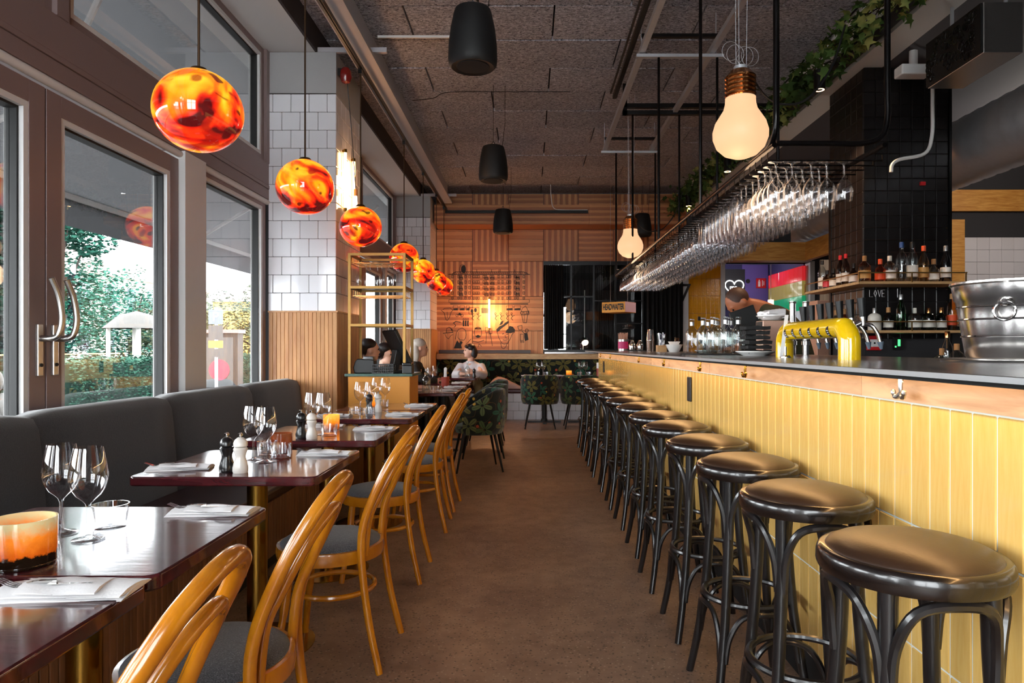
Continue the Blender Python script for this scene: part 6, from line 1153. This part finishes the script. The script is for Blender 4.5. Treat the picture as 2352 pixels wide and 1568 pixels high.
# barman bending over behind the counter
p = thing('person', 'person with shaved head in dark clothes bending over behind the bar', 'person', (2.02, 5.62, 0)); Hc = (-.30, -.02, 1.575); F = (-.62, -.12, -.78); U = Vector((-.72, 0, .62))
blob('body', head_parts(Hc, F, U, 1.05) + [('t', [(-.24, -.01, 1.565), (-.12, 0, 1.535), (0, 0, 1.48)], (.058, .075)), ('t', [(0, 0, 1.46), (.12, 0, 1.3), (.2, 0, 1.0)], (.12, .15)), ('t', [(.0, -.19, 1.44), (-.10, -.25, 1.26), (-.28, -.18, 1.20)], (.05, .035)), ('t', [(.0, .19, 1.44), (-.10, .25, 1.26), (-.28, .18, 1.20)], (.05, .035))] + hand((-.28, -.18, 1.20), (-1, .3, -.2), (0, 0, 1)) + hand((-.28, .18, 1.20), (-1, -.3, -.2), (0, 0, 1)) + [('t', [(.2, -.09, 1.0), (.17, -.1, .5), (.19, -.1, .03)], (.09, .05)), ('t', [(.2, .09, 1.0), (.17, .1, .5), (.19, .1, .03)], (.09, .05))], 'skin_tan', p, .011, 4)
blob('shirt', [('b', (-.03, 0, 1.475), (.13, .21, .085)), ('b', (-.09, 0, 1.515), (.07, .11, .06)), ('t', [(.0, 0, 1.44), (.12, 0, 1.28), (.2, 0, .95)], (.135, .165)), ('t', [(0, -.19, 1.45), (-.08, -.25, 1.24), (-.17, -.22, 1.16)], (.075, .055)), ('t', [(0, .19, 1.45), (-.08, .25, 1.24), (-.17, .22, 1.16)], (.075, .055))], 'cloth_olive', p, .014, 5)
blob('apron', [('t', [(-.07, 0, 1.36), (.02, 0, 1.2), (.09, 0, .95), (.1, 0, .55)], (.11, .15))], 'cloth_black', p, .015, 4); blob('trousers', [('t', [(.2, -.09, .98), (.17, -.1, .5), (.19, -.1, .06)], (.12, .075)), ('t', [(.2, .09, .98), (.17, .1, .5), (.19, .1, .06)], (.12, .075))], 'cloth_black', p, .016, 4)
hb = blob('cropped_hair', [('b', Vector(Hc) + U * .034 - Vector(F).normalized() * .014, (.083, .101, .098), Matrix((Vector(F).cross(U).normalized(), Vector(F).normalized(), U.normalized())).transposed())], 'stubble', p, .009, 3); face(p, Hc, F, U, 1.05)
# ================================================================== OUTSIDE
gr = struct(MB().box(-60, -2.33, -20, 70, -.25, -.06).build('ground', 'asphalt', smooth=False))
kb = tag(MB().box(-6.6, -6.4, -5, 40, -.06, .08).build('kerb', 'stone_pale', smooth=False), 'pale kerb running along the street outside', 'kerb')
# awnings
def awning(y0, y1, label):
    t = thing('awning', label, 'awning', (-2.4, (y0 + y1) / 2, 2.95)); d = (y1 - y0) / 2
    MB().grid([[(0, -d, .85), (0, d, .85)], [(-1.55, -d, -.44), (-1.55, d, -.44)]]).build('cloth', 'awning_cloth', t); MB().grid([[(-1.555, -d, -.70), (-1.555, d, -.70)], [(-1.555, -d, -.44), (-1.555, d, -.44)]]).build('valance', 'awning_cloth', t, smooth=False); MB().box(-1.60, -1.53, -d, d, -.47, -.41).build('front_bar', 'alu_white', t, smooth=False)
    MB().box(-.12, .06, -d, d, .85, 1.0).build('cassette', 'alu_frame', t, smooth=False)
    for y in (1.2, 4.6, 8.2, 11.6):
        MB().tube([(-.05, y - (y0 + y1) / 2 - .55, .55), (-.9, y - (y0 + y1) / 2 + .15, .03), (-1.52, y - (y0 + y1) / 2 - .1, -.44)], .022, 8).build('folding_arm', 'alu_white', t)
awning(-1.5, 14, 'long grey fabric awning over the street doors and windows')
# foliage
def leafcloud(n, fn, s0, s1):
    b = MB()
    for k in range(n):
        p, sc_ = fn(); R_ = Matrix.Rotation(random.random() * 6.28, 3, 'Z') @ Matrix.Rotation(random.uniform(-1.3, 1.3), 3, 'X'); s = random.uniform(s0, s1) * sc_
        b.add([p + R_ @ (Vector(q) * s) for q in ((-.5, 0, 0), (0, -.28, .04), (.5, 0, 0), (0, .28, .04))], [(0, 1, 2, 3)])
    return b
def tree(x, y, h, cr, label, m='leaf_tree', n=7500, trunk=.14, low=.35, ls=.15):
    t = thing('tree', label, 'tree', (x, y, -.06), 0, 'trees across the street'); cents = [(Vector((random.uniform(-.75, .75) * cr, random.uniform(-.75, .75) * cr, h * low + (h - h * low) * random.random())), cr * random.uniform(.35, .6)) for k in range(16)]
    def fn():
        c, r_ = random.choice(cents); d = Vector((random.gauss(0, 1), random.gauss(0, 1), random.gauss(0, 1))).normalized(); return c + d * r_ * random.uniform(.6, 1) ** .5, 1
    stuff(leafcloud(n, fn, ls * .6, ls * 1.2).build('crown', m, t, smooth=False)); b = MB(); b.tube(bez([(0, 0, 0), (.1, .05, h * .2), (.0, .1, h * .5)], 5), [trunk * (1 - i / 14) for i in range(11)], 8)
    for c, r_ in cents[:7]: b.tube(bez([(.05, .05, h * .18), c * .5 + Vector((0, 0, h * .12)), c], 4), [trunk * .5 * (1 - i / 10) for i in range(9)], 6)
    b.build('trunk', 'bark', t); return t
TR = [(-11.95, 17.0, 5.6, 1.05, 'tall leafy tree beside the street doors', 'leaf_tree'), (-16, 23.2, 3.6, 2.0, 'spreading tree behind the hedge, near the door handles', 'leaf_tree'), (-16.5, 28, 3.4, 2.2, 'spreading tree behind the hedge, middle of the door glass', 'leaf_tree'), (-16.5, 32.5, 3.3, 2.1, 'tree behind the hedge near the door post', 'leaf_pale'), (-12.0, 24.5, 3.0, 1.5, 'low tree behind the parking sign', 'leaf_pale'), (-12.0, 31.5, 3.6, 1.7, 'tree at the far end of the street', 'leaf_pale'), (-14, 38, 4.2, 2.2, 'farthest street tree seen through the small window', 'leaf_tree')]
for x, y, h, r_, lab, m in TR: tree(x, y, h, r_, lab, m)
def hf():
    y = random.uniform(13.6, 28); f_ = random.random()
    return Vector((-9.2 - random.random() * .9 if f_ < .5 else -9.15, y, random.uniform(0, 1.0) if f_ >= .5 else .95 + random.gauss(0, .05))), 1
hd = thing('hedge', 'clipped green hedge along the street', 'hedge', (0, 0, -.06)); stuff(leafcloud(16000, hf, .05, .1).build('foliage', 'leaf_hedge', hd, smooth=False)); MB().box(-10.1, -9.3, 13.6, 28, 0, .92).build('core', 'leaf_ivy_wall', hd, smooth=False)
iw = thing('ivy_wall', 'ivy covered wall seen at the edge of the street door', 'ivy', (-9.6, 11.9, -.06)); stuff(leafcloud(6000, lambda: (Vector((random.uniform(.22, .5), random.uniform(-1.6, .95), random.uniform(.2, 5))), 1), .1, .2).build('foliage', 'leaf_ivy_wall', iw, smooth=False)); MB().box(-1.2, .3, -1.6, .8, 0, 5).build('wall', 'bark', iw, smooth=False)
rkx = thing('boulders', 'pale rounded stones beside the ivy wall', 'stones', (-7.4, 8.9, -.06)); 
for k, (x, y, z, r_) in enumerate(((0, 0, .3, .42), (.2, .6, .35, .38), (-.2, .3, .8, .4), (.1, 1.0, .25, .35))): MB().ball((x, y, z), (r_, r_ * 1.1, r_ * .8), 16, 10).build('stone', 'stone_pale', rkx)
# far buildings
def house(x0, x1, y0, y1, h, label, m):
    t = thing('building', label, 'building', ((x0 + x1) / 2, (y0 + y1) / 2, -.06)); w_, d = (x1 - x0) / 2, (y1 - y0) / 2; MB().box(-w_, w_, -d, d, 0, h).build('walls', m, t, smooth=False); MB().prism([(-w_ - .4, h), (w_ + .4, h), (w_ * .2, h + 2.2), (-w_ * .2, h + 2.2)], -d - .4, d + .4, 'y').build('roof', 'roof_far', t, smooth=False)
    me = MB().box(-.05, .05, -.45, .45, -.7, .7).mesh('window', False); me.materials.append(MAT['sign_blue'])
    for i in range(int((y1 - y0) / 2.5)):
        for j in range(max(1, int(h / 3))): mk('window', me, None, t, (w_ + .02, -d + 1.5 + i * 2.5, 1.8 + j * 2.9))
    me2 = MB().box(-.45, .45, -.05, .05, -.7, .7).mesh('window', False); me2.materials.append(MAT['sign_blue'])
    for i in range(int((x1 - x0) / 2.5)):
        for j in range(max(1, int(h / 3))): mk('window', me2, None, t, (-w_ + 1.4 + i * 2.5, -d - .02, 1.8 + j * 2.9))
house(-38, -28, 34, 60, 6.0, 'pale building with a low roof far beyond the trees', 'stucco_far'); house(-26, -17, 56, 66, 5.0, 'yellow building at the end of the street', 'yellow_far')
# parking sign, kiosk, playground
pk = thing('parking_sign', 'parking sign post seen through the small window', 'sign', (-6.1, 13.3, -.06)); MB().cyl(.03, 0, 2.05, 10).build('post', 'galvanised', pk); MB().box(-.14, .14, -.03, -.02, 1.72, 2.0).build('blue_plate', 'sign_blue', pk, smooth=False); MB().box(-.14, .14, -.03, -.02, 1.42, 1.70).build('text_plate', 'sign_pale', pk, smooth=False); MB().box(-.14, .14, -.03, -.02, 1.26, 1.40).build('yellow_plate', 'sign_yellow', pk, smooth=False); MB().box(-.14, .14, -.03, -.02, 1.08, 1.24).build('lower_plate', 'sign_pale', pk, smooth=False); text('letter', 'P', .26, 'white_plastic', pk, (0, -.033, 1.86), (pi / 2, 0, 0))
ki = thing('poster_kiosk', 'grey poster kiosk with a red round print on the pavement', 'kiosk', (-7.15, 15.9, -.06)); MB().box(-.42, .42, -.15, .15, 0, 1.6).build('body', 'dark_wall', ki, smooth=False); MB().box(-.46, .46, -.19, .19, 1.6, 1.68).build('cap', 'alu_frame', ki, smooth=False); MB().box(-.32, .32, -.16, -.152, .35, 1.5).build('poster', 'sign_pale', ki, smooth=False); MB().cyl(.24, 0, .005, 24).build('round_print', 'poster_red', ki, (0, -.162, .75), (pi / 2, 0, 0))
pg = thing('playground', 'small white roofed play hut behind the hedge', 'hut', (-12.2, 21.2, -.06)); MB().lathe([(0, 2.4), (.5, 2.25), (.95, 1.85), (.9, 1.85)], 16).build('roof', 'stone_pale', pg); 
for a in (0, pi / 2, pi, 3 * pi / 2): MB().cyl(.06, 0, 1.9, 10).build('post', 'stucco_far', pg, (.75 * math.cos(a + .6), .75 * math.sin(a + .6), 0))
bk2 = thing('fence_rail', 'low metal rail along the pavement outside', 'rail', (-5.6, 12, -.06)); MB().tube([(0, -4, .5), (0, 8, .5)], .02, 8).build('top_rail', 'galvanised', bk2)
for k in range(13): MB().cyl(.015, 0, .5, 8).build('post', 'galvanised', bk2, (0, -4 + k, 0))
